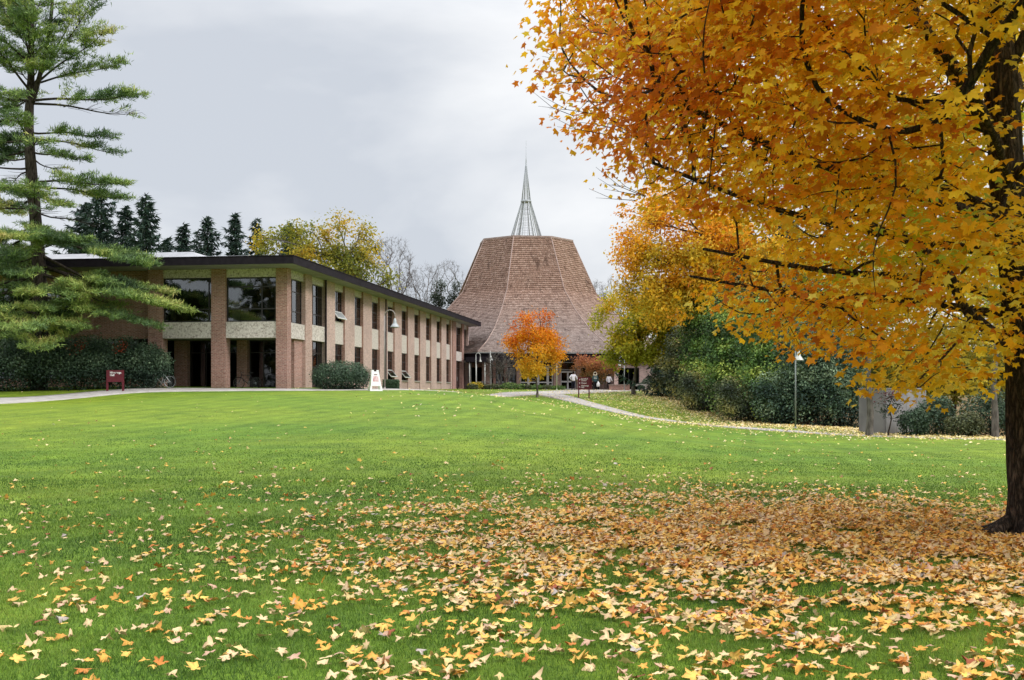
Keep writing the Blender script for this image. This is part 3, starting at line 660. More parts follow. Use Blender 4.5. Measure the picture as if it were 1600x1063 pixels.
# ------------------------------------------------------------------ vegetation
def blobs_sample(blobs, n, shell=0.5, r_=None):
    """points inside a union of ellipsoids (cx,cy,cz,rx,ry,rz), biased outwards"""
    r_ = r_ or rng; b = np.array(blobs, float); w = (b[:, 3] * b[:, 4] * b[:, 5]); idx = r_.choice(len(b), n, p=w / w.sum())
    d = unit(r_.normal(size=(n, 3))); rad = r_.uniform(0, 1, n) ** (1 / 3.0 * (1 - shell)); rad = np.minimum(rad, 1.0)
    return b[idx, :3] + d * rad[:, None] * b[idx, 3:6]
def grow(trunk, targets, step=0.8, wlen=0.35, wig=0.06, lift=0.0):
    """connect every target to the nearest node of the growing skeleton; returns positions, parents, tip ids"""
    pos = [np.array(p, float) for p in trunk]; par = [-1] + list(range(len(trunk) - 1)); plen = [0.0] * len(trunk)
    cap = len(trunk) + len(targets) * 12; PA = np.zeros((cap, 3)); PL = np.zeros(cap); n = len(trunk)
    PA[:n] = trunk
    ax = np.array(trunk); order = np.argsort([np.min(np.linalg.norm(ax - t, axis=1)) for t in targets]); tips = []
    for oi in order:
        t = targets[oi]; dv = t - PA[:n]; d = np.linalg.norm(dv, axis=1)
        cost = d + wlen * PL[:n] + 0.5 * np.maximum(0, -(dv[:, 2]) ) * (1 if lift == 0 else lift)
        j = int(np.argmin(cost)); L_ = d[j]; k = max(1, min(10, int(L_ / step))); p0 = PA[j].copy(); last = j
        side = rng.normal(size=3) * wig * L_
        for i in range(1, k + 1):
            f = i / k; q = p0 + (t - p0) * f + side * math.sin(math.pi * f); q[2] += 0.10 * L_ * math.sin(math.pi * f) * (0.5 if k > 1 else 0)
            PA[n] = q; PL[n] = PL[last] + L_ / k; par.append(last); last = n; n += 1
        tips.append(last)
    return PA[:n], np.array(par), np.array(tips)
def skeleton_mesh(name, PA, par, tips, r_tip, expo, rmax, mat, parent, nt_, kind=None, sides=None, minr=0.0):
    n = len(PA); cnt = np.zeros(n); cnt[tips] = 1
    for i in range(n - 1, nt_ - 1, -1): cnt[par[i]] += cnt[i]
    for i in range(nt_ - 1, 0, -1): cnt[par[i]] += cnt[i]
    rad = np.minimum(r_tip * np.maximum(cnt, 1) ** expo, rmax); heir = np.full(n, -1)
    for i in range(nt_, n):
        p = par[i]
        if p >= nt_ and (heir[p] < 0 or cnt[i] > cnt[heir[p]]): heir[p] = i
    for _ in range(3):
        Q = PA.copy(); k_ = np.where(heir[nt_:] >= 0)[0] + nt_; Q[k_] = .5 * PA[k_] + .25 * PA[par[k_]] + .25 * PA[heir[k_]]; PA[:] = Q
    m = MB(); done = np.zeros(n, bool)
    for i in range(nt_, n):
        p = par[i]
        if p >= nt_ and heir[p] == i: continue
        ch = [p, i]; j = i
        while heir[j] >= 0: j = heir[j]; ch.append(j)
        rr = [min(rad[c], rad[i]) for c in ch]; rr[0] = rad[i]; rr[-1] = max(rr[-1] * .5, .3 * r_tip)
        if max(rr) < minr: continue
        sd = sides or (8 if rr[0] > .06 else 5 if rr[0] > .025 else 3)
        pts = [PA[c] for c in ch]
        if any(np.linalg.norm(pts[a] - pts[a + 1]) < 1e-5 for a in range(len(pts) - 1)): continue
        m.tube(pts, rr, sd, cap=False)
    return m.build(name, mat, parent, kind), rad
def trunk_mesh(parent, pts, rads, mat=None, sides=12, rough=0.06, name='trunk'):
    m = MB(); P_ = [Vector(p) for p in pts]
    # resample smoothly
    out, rr = [], []
    for i in range(len(P_) - 1):
        p0 = P_[max(i-1, 0)]; p1 = P_[i]; p2 = P_[i+1]; p3 = P_[min(i+2, len(P_)-1)]
        for k in range(5):
            u = k / 5; out.append(0.5 * ((2*p1) + (-p0+p2)*u + (2*p0-5*p1+4*p2-p3)*u*u + (-p0+3*p1-3*p2+p3)*u**3)); rr.append(rads[i] * (1-u) + rads[i+1] * u)
    out.append(P_[-1]); rr.append(rads[-1]); m.tube(out, rr, sides)
    me_v = []
    for v in m.v:
        w = Vector(v); nn = mnoise.noise(Vector((w.x * 5, w.y * 5, w.z * 1.2))); me_v.append((w.x * 1 + nn * rough * .5, w.y + mnoise.noise(Vector((w.y * 5, w.z, w.x * 5))) * rough * .5, w.z))
    m.v = me_v
    return m.build(name, mat or M_bark_grey, parent)
def pal(colors, t, r_):
    """pick along a palette with values t in 0..1 plus jitter"""
    c = np.array(colors); t = np.clip(t + r_.normal(size=len(t)) * .12, 0, .9999) * (len(c) - 1); i = t.astype(int); f = (t - i)[:, None]
    return c[i] * (1 - f) + c[i + 1] * f
def leaf_cloud(centres, per, spread, size, tpl, r_=None, up=0.5, centre=None, flat=1.0, hang=0.5, sizevar=.3):
    r_ = r_ or rng; n = len(centres) * per; c = np.repeat(centres, per, axis=0); cid = np.repeat(np.arange(len(centres)), per)
    off = r_.normal(size=(n, 3)) * spread * np.array([1, 1, flat]); p = c + off
    o = unit(p - (centre if centre is not None else centres.mean(0))); nrm = o * .6 + np.array([0, 0, up]) + r_.normal(size=(n, 3)) * .6
    tip = off * .8 / max(spread, 1e-6) + np.array([0, 0, -hang]) + r_.normal(size=(n, 3)) * .5
    sc = size * r_.uniform(1 - sizevar, 1 + sizevar, n)
    V, Fc = scatter(tpl[0], tpl[1], p, frames(nrm, tip), sc)
    return p, cid, V, Fc
def foliage(name, parent, V, Fc, cols, tpln, mat=None, kind='stuff'):
    me = mesh_np(name, V, Fc, mat or M_leaf, np.repeat(cols, tpln, axis=0)); return link(name, me, parent, kind)
def tree(name, label, base, trunk_top, blobs, ncl, per, spread, size, colors, tfun=None, tr=0.18, r_tip=0.012, expo=0.42, step=.8, tpl=LEAFLET, mat=None, bark=None, group=None, cat='tree', seed=1, leafless=False, clump=0, minr=0.0, trunks=None, up=.5, shell=.5, wlen=.35, light=None):
    """broadleaf tree: base point, blobs given relative to it"""
    global rng
    keep = rng; rng = np.random.default_rng(seed)
    o = empty(name, base, 0, label, cat, group)
    tg = blobs_sample(blobs, ncl, shell)
    if clump:
        cc = blobs_sample(blobs, clump, .7); tg = cc[rng.integers(0, clump, ncl)] + rng.normal(size=(ncl, 3)) * np.array(blobs)[:, 3:6].mean() * .17
    tt = np.array(trunk_top, float); h = tt[2]; nseg = 7
    tp = [np.array([tt[0] * (k / nseg) ** 1.3 + .06 * math.sin(k * 1.7 + seed) * (k > 0), tt[1] * (k / nseg), -0.15 + (h + .15) * k / nseg]) for k in range(nseg + 1)]
    trunk_mesh(o, tp, [tr * (1.35 if k == 0 else 1 - .75 * k / nseg) for k in range(nseg + 1)], bark)
    st = max(1, int(nseg * .35)); tnodes = tp[st:]
    tg = tg[tg[:, 2] > .15]
    PA, par, tips = grow(tnodes, tg, step=step, wlen=wlen)
    skeleton_mesh('branches', PA, par, tips, r_tip, expo, tr * .6, bark or M_bark_grey, o, len(tnodes), minr=minr)
    if leafless:      # fine twigs at the branch ends
        nt2 = len(tg) * 3; q0 = np.repeat(tg, 3, 0); dd = unit(np.repeat(unit(tg - np.array(blobs)[:, :3].mean(0) + np.array([0, 0, 1.5])), 3, 0) * .8 + rng.normal(size=(nt2, 3)) * .55); ln = rng.uniform(.25, .8, nt2) * (.5 + .5 * (np.array(blobs)[:, 3].max() > 1.5))
        TW = (np.array([(-.008, 0, 0), (.008, 0, 0), (0, 1, 0), (0, 0, .014)]), np.array([(0, 1, 2), (1, 3, 2), (3, 0, 2)]))
        Vt, Ft = scatter(*TW, q0 - dd * .1, frames(rng.normal(size=(nt2, 3)), dd), np.stack([np.ones(nt2), ln, np.ones(nt2)], 1))
        link('twigs', mesh_np('twigs', Vt, Ft, bark or M_bark_grey), o, 'stuff')
    if not leafless:
        ctr = np.array(blobs)[:, :3].mean(0); p, cid, V, Fc = leaf_cloud(tg, per, spread, size, tpl, up=up, centre=ctr)
        zz_ = p[:, 2]; lo, hi = np.percentile(zz_, 2), np.percentile(zz_, 98); hgt = np.clip((zz_ - lo) / (hi - lo), 0, 1)
        cr_ = rng.uniform(-.18, .18, len(tg))[cid]; t = (tfun(p, hgt) if tfun else hgt) + cr_
        foliage('crown', o, V, Fc, pal(colors, t, rng), len(tpl[0]), mat)
    rng = keep
    return o

# ---- the big sugar maple on the right
MX, MY = 5.62, 12.3
maple = empty('maple_tree', (MX, MY, tz1(MX, MY)), 0, 'big sugar maple with orange and yellow leaves and dark trunk at the right edge', 'tree')
def bark_near():
    m, t, b = principled('maple_bark', (0.05, 0.04, 0.035), 0.92, 0.2)
    tc = N(t, 'ShaderNodeTexCoord'); mp = N(t, 'ShaderNodeMapping'); mp.inputs['Scale'].default_value = (1, 1, .22); L(t, tc.outputs['Object'], mp.inputs[0])
    v = N(t, 'ShaderNodeTexVoronoi', feature='DISTANCE_TO_EDGE'); v.inputs['Scale'].default_value = 22
    n = N(t, 'ShaderNodeTexNoise'); n.inputs['Scale'].default_value = 16; n.inputs['Detail'].default_value = 7; n.inputs['Roughness'].default_value = .7
    L(t, mp.outputs[0], n.inputs['Vector'])
    mxv = N(t, 'ShaderNodeMix', data_type='RGBA'); mxv.inputs[0].default_value = .12; L(t, mp.outputs[0], mxv.inputs[6]); L(t, n.outputs['Color'], mxv.inputs[7]); L(t, mxv.outputs[2], v.inputs['Vector'])
    ml = N(t, 'ShaderNodeMath', operation='MULTIPLY'); L(t, v.outputs['Distance'], ml.inputs[0]); ml.inputs[1].default_value = 3.0; ml.use_clamp = True
    ad = N(t, 'ShaderNodeMath', operation='MULTIPLY'); L(t, ml.outputs[0], ad.inputs[0]); L(t, n.outputs['Fac'], ad.inputs[1])
    r = N(t, 'ShaderNodeValToRGB'); r.color_ramp.elements[0].color = (0.016, 0.013, 0.012, 1); r.color_ramp.elements[1].color = (0.17, 0.125, 0.10, 1); r.color_ramp.elements[1].position = .6
    L(t, ad.outputs[0], r.inputs[0]); L(t, r.outputs[0], b.inputs['Base Color'])
    bp = N(t, 'ShaderNodeBump'); bp.inputs['Strength'].default_value = 1; bp.inputs['Distance'].default_value = .04; L(t, ad.outputs[0], bp.inputs['Height']); L(t, bp.outputs[0], b.inputs['Normal'])
    return m
M_maple_bark = bark_near()
def gnarled(name, pts, rads, parent, sides=40, per=12, flare=0.0, ridge=.035, label=None, seed=0):
    P_ = [Vector(p) for p in pts]; out, rr = [], []
    for i in range(len(P_) - 1):
        p0 = P_[max(i-1, 0)]; p1 = P_[i]; p2 = P_[i+1]; p3 = P_[min(i+2, len(P_)-1)]
        for k in range(per):
            u = k / per; out.append(0.5 * ((2*p1) + (-p0+p2)*u + (2*p0-5*p1+4*p2-p3)*u*u + (-p0+3*p1-3*p2+p3)*u**3)); rr.append(rads[i] * (1-u) + rads[i+1] * u)
    out.append(P_[-1]); rr.append(rads[-1])
    m = MB(); m.tube(out, rr, sides)
    for i in range(len(out)):
        for k in range(sides):
            j = i * sides + k; v = Vector(m.v[j]); d = v - out[i]; a = 2 * math.pi * k / sides
            f = 1 + ridge / max(rr[i], .05) * (abs(mnoise.noise(Vector((math.cos(a) * 4.5, math.sin(a) * 4.5, v.z * 1.1 + seed)))) * 1.6 - .3)
            if flare: f += flare * math.exp(-max(v.z, 0) / .16) * (1 + .55 * math.sin(a * 5 + seed))
            m.v[j] = tuple(out[i] + d * f)
    return m.build(name, M_maple_bark, parent, label=label)
TRK = [(.07, 0, -.12), (.05, 0, .35), (.035, 0, 1.2), (-.02, .02, 2.4), (-.14, .03, 3.6), (-.2, .05, 4.7), (-.22, .1, 5.8), (-.15, .1, 7.2), (.0, 0, 9), (.1, 0, 11)]
gnarled('trunk', TRK, [.225, .205, .195, .188, .178, .168, .15, .12, .08, .03], maple, flare=.42)
for k, (dx, dy, l) in enumerate([(-.75, -.12, 1), (-.5, .45, 1), (-.15, -.65, 1), (.6, -.3, 1)]):
    gnarled('root', [(dx * .2, dy * .2, .16), (dx * .5, dy * .5, .05), (dx * .8, dy * .85, .0), (dx, dy, -.05)], [.09, .07, .045, .015], maple, sides=14, per=6, ridge=.01, seed=k)
# main limbs (start on trunk, end)
LIMBS = [[(-.12, .02, 3.2), (-.5, -.1, 3.5), (-1.5, -.5, 3.7), (-3.0, -.9, 4.1), (-4.2, -1.1, 4.6)],
         [(-.02, 0, 2.0), (-.3, -.1, 2.15), (-.75, -.25, 2.5), (-1.1, -.4, 3.0), (-2.2, -.9, 3.4)],
         [(-.18, .04, 4.3), (-.6, .1, 4.9), (-1.1, .1, 5.7), (-1.8, .2, 6.8), (-2.6, .3, 8.2)],
         [(-.17, .04, 4.0), (-.7, -.3, 4.8), (-1.5, -.6, 5.6), (-2.6, -.9, 6.6), (-3.6, -1.2, 7.4)],
         [(-.14, .06, 3.5), (-.6, .9, 4.0), (-1.6, 2.0, 4.4), (-2.8, 2.9, 4.9)],
         [(-.08, .05, 2.6), (-.7, .8, 2.9), (-1.9, 1.5, 3.1), (-3.2, 1.9, 3.4)],
         [(-.05, -.05, 2.9), (-.5, -1.0, 3.3), (-1.2, -2.2, 3.7), (-1.9, -3.2, 4.1)],
         [(-.15, -.05, 3.9), (.2, -1.2, 4.6), (.3, -2.4, 5.2), (.3, -3.4, 5.7)],
         [(-.1, 0, 3.4), (.7, -.2, 4.1), (1.9, -.5, 4.8), (3.4, -.8, 5.3)],
         [(-.1, .05, 2.9), (.6, .7, 3.3), (1.8, 1.6, 3.8), (3.2, 2.2, 4.2)],
         [(-.15, .1, 4.4), (.4, 1.0, 5.2), (.8, 2.2, 6.0), (1.0, 3.2, 7.0)],
         [(-.2, .1, 5.0), (.2, -.1, 6.0), (.6, -.4, 7.4), (1.1, -.6, 9.0)],
         [(-.08, 0, 2.4), (-1.0, .35, 2.6), (-2.3, .5, 2.7), (-3.6, .4, 2.9)],
         [(-.1, .05, 3.1), (-1.2, .5, 3.35), (-2.6, .6, 3.7), (-4.0, .5, 4.2)]]
mr_ = np.random.default_rng(11)
r_l = [.075, .085, .09, .08, .07, .06, .06, .055, .075, .06, .065, .07, .05, .06]
nodes = []; npar = []; base0 = None
for i, (lp, rl) in enumerate(zip(LIMBS, r_l)):
    gnarled('limb', lp, [rl * (1 - .72 * k / (len(lp) - 1)) for k in range(len(lp))], maple, sides=14, per=7, ridge=.012, seed=i)
def crown_prof(r):
    return np.interp(r, [0, .8, 2.0, 3.0, 3.6, 4.3, 4.9, 5.4, 5.8], [2.6, 1.75, 1.45, 1.7, 2.25, 3.2, 4.0, 4.6, 5.4])
def crown_top(r): return 5.2 + 6.8 * np.sqrt(np.clip(1 - (r / 5.75) ** 2, 0, 1))
cand = []
lump = lambda x, y, z: mnoise.noise(Vector((x * .6, y * .6, z * 1.5 + 3 + .25 * math.hypot(x, y))))
while len(cand) < 5500:
    a = mr_.uniform(0, 2 * math.pi); r = 5.7 * math.sqrt(mr_.uniform(0.02, 1)); z = mr_.uniform(1.35, 8.2)
    x, y = r * math.cos(a), r * math.sin(a); lb, lt_ = crown_prof(r), crown_top(r)
    nz = lump(x, y, z)
    if z < lb + .5 * abs(nz) or z > lt_ : continue
    if x > 1.6 and mr_.uniform() < .72: continue
    # more leaves towards the outside and the underside of the crown
    dens = .35 + .65 * max(min(1, (r / 4.8) ** 2), math.exp(-(z - lb) / .8)); dens *= np.clip(.78 + 2.0 * nz, .16, 1)
    if mr_.uniform() > dens: continue
    # open gap round the upper stem
    wy = y + MY; qx = (x + MX) / wy * F + 800; qy = HY - (z - EYE) / wy * F
    lim = np.interp(qy, [0, 60, 120, 200, 235, 255, 300, 330, 360, 400, 430, 460, 490, 520, 550, 580, 600, 640], [880, 860, 855, 895, 935, 985, 1000, 1075, 1140, 1150, 1095, 1085, 1130, 1200, 1235, 1300, 1350, 1430]) + 45 * mnoise.noise(Vector((x * 1.3, y * 1.3, z * 2)))
    if qx < lim or (qx < lim + 110 and mr_.uniform() < .42): continue
    if y < .4 and qx > 1508 and 40 < qy < 308: continue
    if y < .4 and 1490 < qx < 1572 and 525 < qy < 592 and mr_.uniform() < .8: continue
    if y < .4 and qx > 1555 and qy > 575: continue
    cand.append((x, y, z))
cand = np.array(cand)
# skeleton from the limb polylines
PA0, par0 = [], []
for lp in LIMBS:
    for i in range(len(lp) - 1):
        for k in range(3):
            f = k / 3; PA0.append([lp[i][j] * (1 - f) + lp[i+1][j] * f for j in range(3)]); par0.append(len(PA0) - 2 if (i or k) else -1)
    PA0.append(list(lp[-1])); par0.append(len(PA0) - 2)
rng = np.random.default_rng(5)
PA, par, tips = grow(PA0, cand, step=.5, wlen=.12, wig=.08)
ntk = len(PA0); par[:ntk] = [max(p, 0) for p in par0]
skeleton_mesh('twigs', PA, par, tips, .0042, .46, .045, M_maple_bark, maple, ntk, kind='stuff')
LT = [leaf_template(1, .10, .18, .22, 1), leaf_template(1, .2, .05, .35, 2), leaf_template(1, .05, .3, .1, 3)]
MAPLE_COL = [(0.72, 0.21, 0.02), (0.86, 0.35, 0.018), (0.92, 0.47, 0.018), (0.95, 0.58, 0.025), (0.95, 0.69, 0.05), (0.92, 0.78, 0.16)]
def ntab(P_, s, o=0):
    return np.array([mnoise.noise(Vector((p[0] * s + o, p[1] * s, p[2] * s))) for p in P_])
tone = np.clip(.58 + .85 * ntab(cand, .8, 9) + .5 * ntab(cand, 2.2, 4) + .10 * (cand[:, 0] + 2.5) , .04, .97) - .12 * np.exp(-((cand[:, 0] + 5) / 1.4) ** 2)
green = ntab(cand, .5, 40)
allV, allF, allC, off = [], [], [], 0; hang_info = []
LT0 = [leaf_template(0, .10, .18, .22, 7), leaf_template(0, .2, .05, .35, 8), leaf_template(0, .05, .3, .1, 9)]
LT2 = [leaf_template(2, .10, .18, .22, 4), leaf_template(2, .2, .05, .35, 5), leaf_template(2, .05, .3, .1, 6)]
for ti, T in enumerate(LT):
    sel = np.arange(ti, len(cand), 3); c = cand[sel]; per = 17
    n = len(sel) * per; cc = np.repeat(c, per, 0); d = rng.normal(size=(n, 3)) * np.array([.23, .23, .07]); p = cc + d
    # whorls droop outwards: leaf faces up and out, tips point away from the twig and down
    oo = unit(cc * np.array([1, 1, .15]) + 1e-6); nrm = np.array([0, 0, .75]) + oo * .55 + rng.normal(size=(n, 3)) * .42; tip = unit(d + 1e-9) * .7 + np.array([0, 0, -.75]) + oo * .4 + rng.normal(size=(n, 3)) * .35
    sc = rng.uniform(.034, .079, n); fr_ = frames(nrm, tip)
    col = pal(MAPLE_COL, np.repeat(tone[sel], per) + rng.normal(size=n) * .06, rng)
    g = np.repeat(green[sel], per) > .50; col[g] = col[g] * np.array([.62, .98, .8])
    wp = p + np.array([MX, MY, maple.location[2]]); dist = np.hypot(wp[:, 0], wp[:, 1]); px = wp[:, 0] / wp[:, 1] * F + 800; py = HY - (wp[:, 2] - EYE) / wp[:, 1] * F
    inn = (px > 0) & (px < 1600) & (py > 0) & (py < 1063); key = np.where(inn, dist, 99); o_ = np.argsort(key)[:100]
    for q in o_: hang_info.append((ti, p[q], fr_[q], sc[q], col[q]))
    m_ = np.ones(n, bool); m_[o_] = False
    for T_, mm in ((LT0[ti], m_ & (dist > 13)), (T, m_ & (dist > 9.8) & (dist <= 13)), (LT2[ti], m_ & (dist <= 9.8))):
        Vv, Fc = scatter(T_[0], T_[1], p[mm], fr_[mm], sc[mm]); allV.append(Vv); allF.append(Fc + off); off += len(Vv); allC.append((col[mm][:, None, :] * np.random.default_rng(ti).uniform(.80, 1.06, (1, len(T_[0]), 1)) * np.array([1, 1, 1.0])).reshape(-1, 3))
bt = MB()
for k in range(13):
    a0 = mr_.uniform(880, 985) if k < 9 else mr_.uniform(990, 1010); r0_ = mr_.uniform(20, 230) if k < 9 else mr_.uniform(290, 325); Yk = mr_.uniform(11.2, 12.8)
    s0 = np.array(P(a0, r0_, Yk)) - np.array([MX, MY, maple.location[2]]); e0 = s0 + np.array([-mr_.uniform(.25, .6), mr_.uniform(-.2, .2), mr_.uniform(.12, .45)])
    mid = (s0 + e0) / 2 + np.array([0, 0, -.05]); bt.tube([s0, mid, e0], [.005, .0035, .0018], 3, False); bt.tube([mid, mid + (e0 - s0) * np.array([.35, .3, .1])], [.003, .0015], 3, False)
bt.build('bare_twigs', M_maple_bark, maple, 'stuff')
# upper crown out of the picture: bigger, fewer leaves
uc = []
while len(uc) < 520:
    a = mr_.uniform(0, 2 * math.pi); r = 5.4 * math.sqrt(mr_.uniform(0, 1)); z = mr_.uniform(7.8, 12)
    if z < crown_top(r): uc.append((r * math.cos(a), r * math.sin(a), z))
uc = np.array(uc); p, cid, Vv, Fc = leaf_cloud(uc, 13, .3, .085, LT[0]); allV.append(Vv); allF.append(Fc + off); off += len(Vv); allC.append(np.repeat(pal(MAPLE_COL, rng.uniform(.2, .7, len(p)), rng), len(LT[0][0]), 0))
me = mesh_np('crown', np.concatenate(allV), np.concatenate(allF), M_leaf, np.concatenate(allC)); crown = link('crown', me, maple, 'stuff')
single = {}
for ti in range(3):
    for ci, c in enumerate([(.8, .3, .018), (.9, .44, .018), (.94, .62, .04)]):
        single[ti, ci] = mesh_np('leaf', LT2[ti][0], LT2[ti][1], M_leaf, np.tile(np.array(c), (len(LT2[ti][0]), 1)))
for ti, p, fr_, sc, col in hang_info:
    o = bpy.data.objects.new('leaf', single[ti, 0 if col[1] < .27 else 1 if col[1] < .42 else 2]); COL.objects.link(o); o.parent = maple
    o.matrix_local = Matrix.LocRotScale(Vector(p), Matrix(fr_.tolist()).to_quaternion(), Vector((sc, sc, sc)))

# ---- white pine on the left
PY = 60.5; pb = ground_at(62, PY); px2x = lambda px, Y=PY: (px - 800) / F * Y
pine = empty('pine_tree', pb, 0, 'tall white pine with layered open branches rising at the left edge', 'tree')
def pz(py, Y=PY): return (HY - py) / F * Y + EYE - pb[2]
def pxl(px, Y=PY): return px2x(px, Y) - pb[0]
ptr = [(pxl(px), 0.0, pz(py)) for px, py in ((62, 612), (64, 500), (60, 400), (52, 300), (45, 200), (48, 130), (50, 40), (48, -60), (50, -150))]
ptr[0] = (pxl(62), 0, -.2)
trunk_mesh(pine, ptr, [.42, .38, .34, .30, .26, .2, .14, .09, .03], M_bark, 14, .08)
trunk_mesh(pine, [(pxl(50), 0, pz(160)), (pxl(66), -.3, pz(120)), (pxl(84), -.5, pz(50)), (pxl(90), -.6, pz(-20)), (pxl(96), -.7, pz(-80))], [.15, .12, .1, .07, .03], M_bark, 10, .04, 'stem')
prg = np.random.default_rng(21)
br = []   # start row on trunk, tip (px, py), depth offset of tip, foliage weight
for s, tx, ty, dy, w in [(140, 150, 8, -.5, 1), (135, 172, 60, -1, 1), (130, 178, 92, .8, 1), (150, 120, -5, .5, 1), (158, 222, 155, -1, 1.1), (160, 205, 172, .8, .8), (205, 172, 215, -.5, .8), (212, 168, 228, 1.6, .6),
                     (235, 150, 255, -1, .8), (282, 196, 292, -1.2, 1.3), (288, 180, 305, .6, 1.2), (300, 120, 330, -2, .7), (330, 130, 345, 1.8, .5), (365, 240, 418, -1.5, 1.5), (375, 215, 398, .8, 1.4), (385, 150, 385, -2.5, 1.2),
                     (400, 268, 478, -1.6, 1.6), (415, 280, 482, -.4, 1.5), (420, 255, 455, .5, 1.5), (430, 225, 470, -2.8, 1.5), (440, 150, 470, -2.6, 1.4), (450, 250, 512, -1.8, .9), (462, 205, 500, -2.4, 1.1), (478, 150, 515, -2.8, 1.2), (490, 120, 525, -1.5, 1),
                     (60, 110, 25, -.8, 1), (90, 95, 60, -1.2, 1), (100, 125, 95, -1.6, 1), (120, 88, 118, -1.9, 1.1), (500, 60, 528, -2.8, 1), (470, 100, 490, -3, 1.2), (390, 100, 380, -2.8, 1.2), (345, 90, 372, -2.5, 1)]:
    br.append((s, pxl(tx), dy, pz(ty), w))
for s in list(range(-130, 520, 15)):
    for sgn in (-1, -1, 0):
        ln = np.interp(s, [-150, 0, 150, 300, 520], [1.0, 2.8, 4.2, 4.6, 7.0]) * prg.uniform(.55, 1.05)
        a = prg.uniform(R(120), R(240)) if sgn else prg.choice([prg.uniform(R(40), R(110)), prg.uniform(R(250), R(300))])
        if 150 < s < 360 and prg.uniform() < .3: continue
        up_b = prg.uniform(.9, 2.6) * ln / 3 if s < 150 else 0
        br.append((s, pxl(52) + ln * math.cos(a), ln * math.sin(a), pz(s) + up_b + prg.uniform(-.9, .5) - (.8 if s > 350 else 0), prg.uniform(.4, 1.2)))
def trunk_at(z):
    zs = [p[2] for p in ptr]; return np.array([np.interp(z, zs, [p[0] for p in ptr]), 0, z])
bm_, cl, cw_ = MB(), [], []
for s, tx, ty, tz_, w in br:
    p0 = trunk_at(pz(s)); p3 = np.array([tx, ty, tz_]); L_ = np.linalg.norm(p3 - p0); mid = p0 * .5 + p3 * .5 + np.array([0, 0, -.03 * L_]); 
    t = np.linspace(0, 1, 9)[:, None]; pts = (1 - t) ** 2 * p0 + 2 * t * (1 - t) * mid + t * t * p3 + np.array([0, 0, .10]) * np.sin(t * 7 + L_)
    r0 = .018 + .011 * L_; bm_.tube(pts, np.linspace(r0, .012, 9), 5, False); dirn = unit(p3 - p0); sid = unit(np.cross(dirn, [0, 0, 1.0]))
    nb = int(6 + L_ * 3.2)
    for k in range(nb):
        f = prg.uniform(.28, 1) if k > 2 else 1 - .05 * k; q = p0 * (1 - f) ** 2 + mid * 2 * f * (1 - f) + p3 * f * f; sd = prg.choice([-1, 1])
        sl = L_ * .30 * (1.15 - f * .8) * prg.uniform(.5, 1.1) + .25; e = q + sid * sd * sl * .8 + dirn * sl * .75 + np.array([0, 0, sl * prg.uniform(.0, .28)])
        bm_.tube([q, (q + e) / 2 + prg.normal(size=3) * .04, e], [.014, .01, .006], 3, False)
        bare = (mnoise.noise(Vector((s * .03, tx * .7, 3))) > .12 and s < 350)
        if bare and prg.uniform() < .8: continue
        nc = int((3 + sl * 6) * w)
        for c in range(nc): cl.append(q * (1 - (c + 1) / nc) + e * ((c + 1) / nc) + prg.normal(size=3) * np.array([.12, .12, .05])); cw_.append((e - q))
bm_.build('branches', M_bark, pine, 'stuff')
cl = np.array(cl); cw_ = unit(np.array(cw_)); per = 12; n = len(cl) * per; print('pine clusters', len(cl))
cc = np.repeat(cl, per, 0); dd = unit(np.repeat(cw_, per, 0) * .55 + np.array([0, 0, .55]) + prg.normal(size=(n, 3)) * .62)
NEED = (np.array([(-.095, 0, 0), (.095, 0, 0), (0, 1, 0)]), np.array([(0, 1, 2)]))
Vv, Fc = scatter(*NEED, cc + prg.normal(size=(n, 3)) * np.array([.10, .10, .04]), frames(prg.normal(size=(n, 3)), dd), prg.uniform(.14, .30, n))
tn = np.clip(.42 + .85 * ntab(cl, .45, 2) + .1 * (prg.uniform(size=len(cl)) - .5), 0, 1)
foliage('crown', pine, Vv, Fc, pal([(.07, .12, .055), (.12, .195, .065), (.20, .29, .08), (.34, .41, .10), (.48, .42, .15)], np.repeat(tn, per), prg), 3, M_needle)

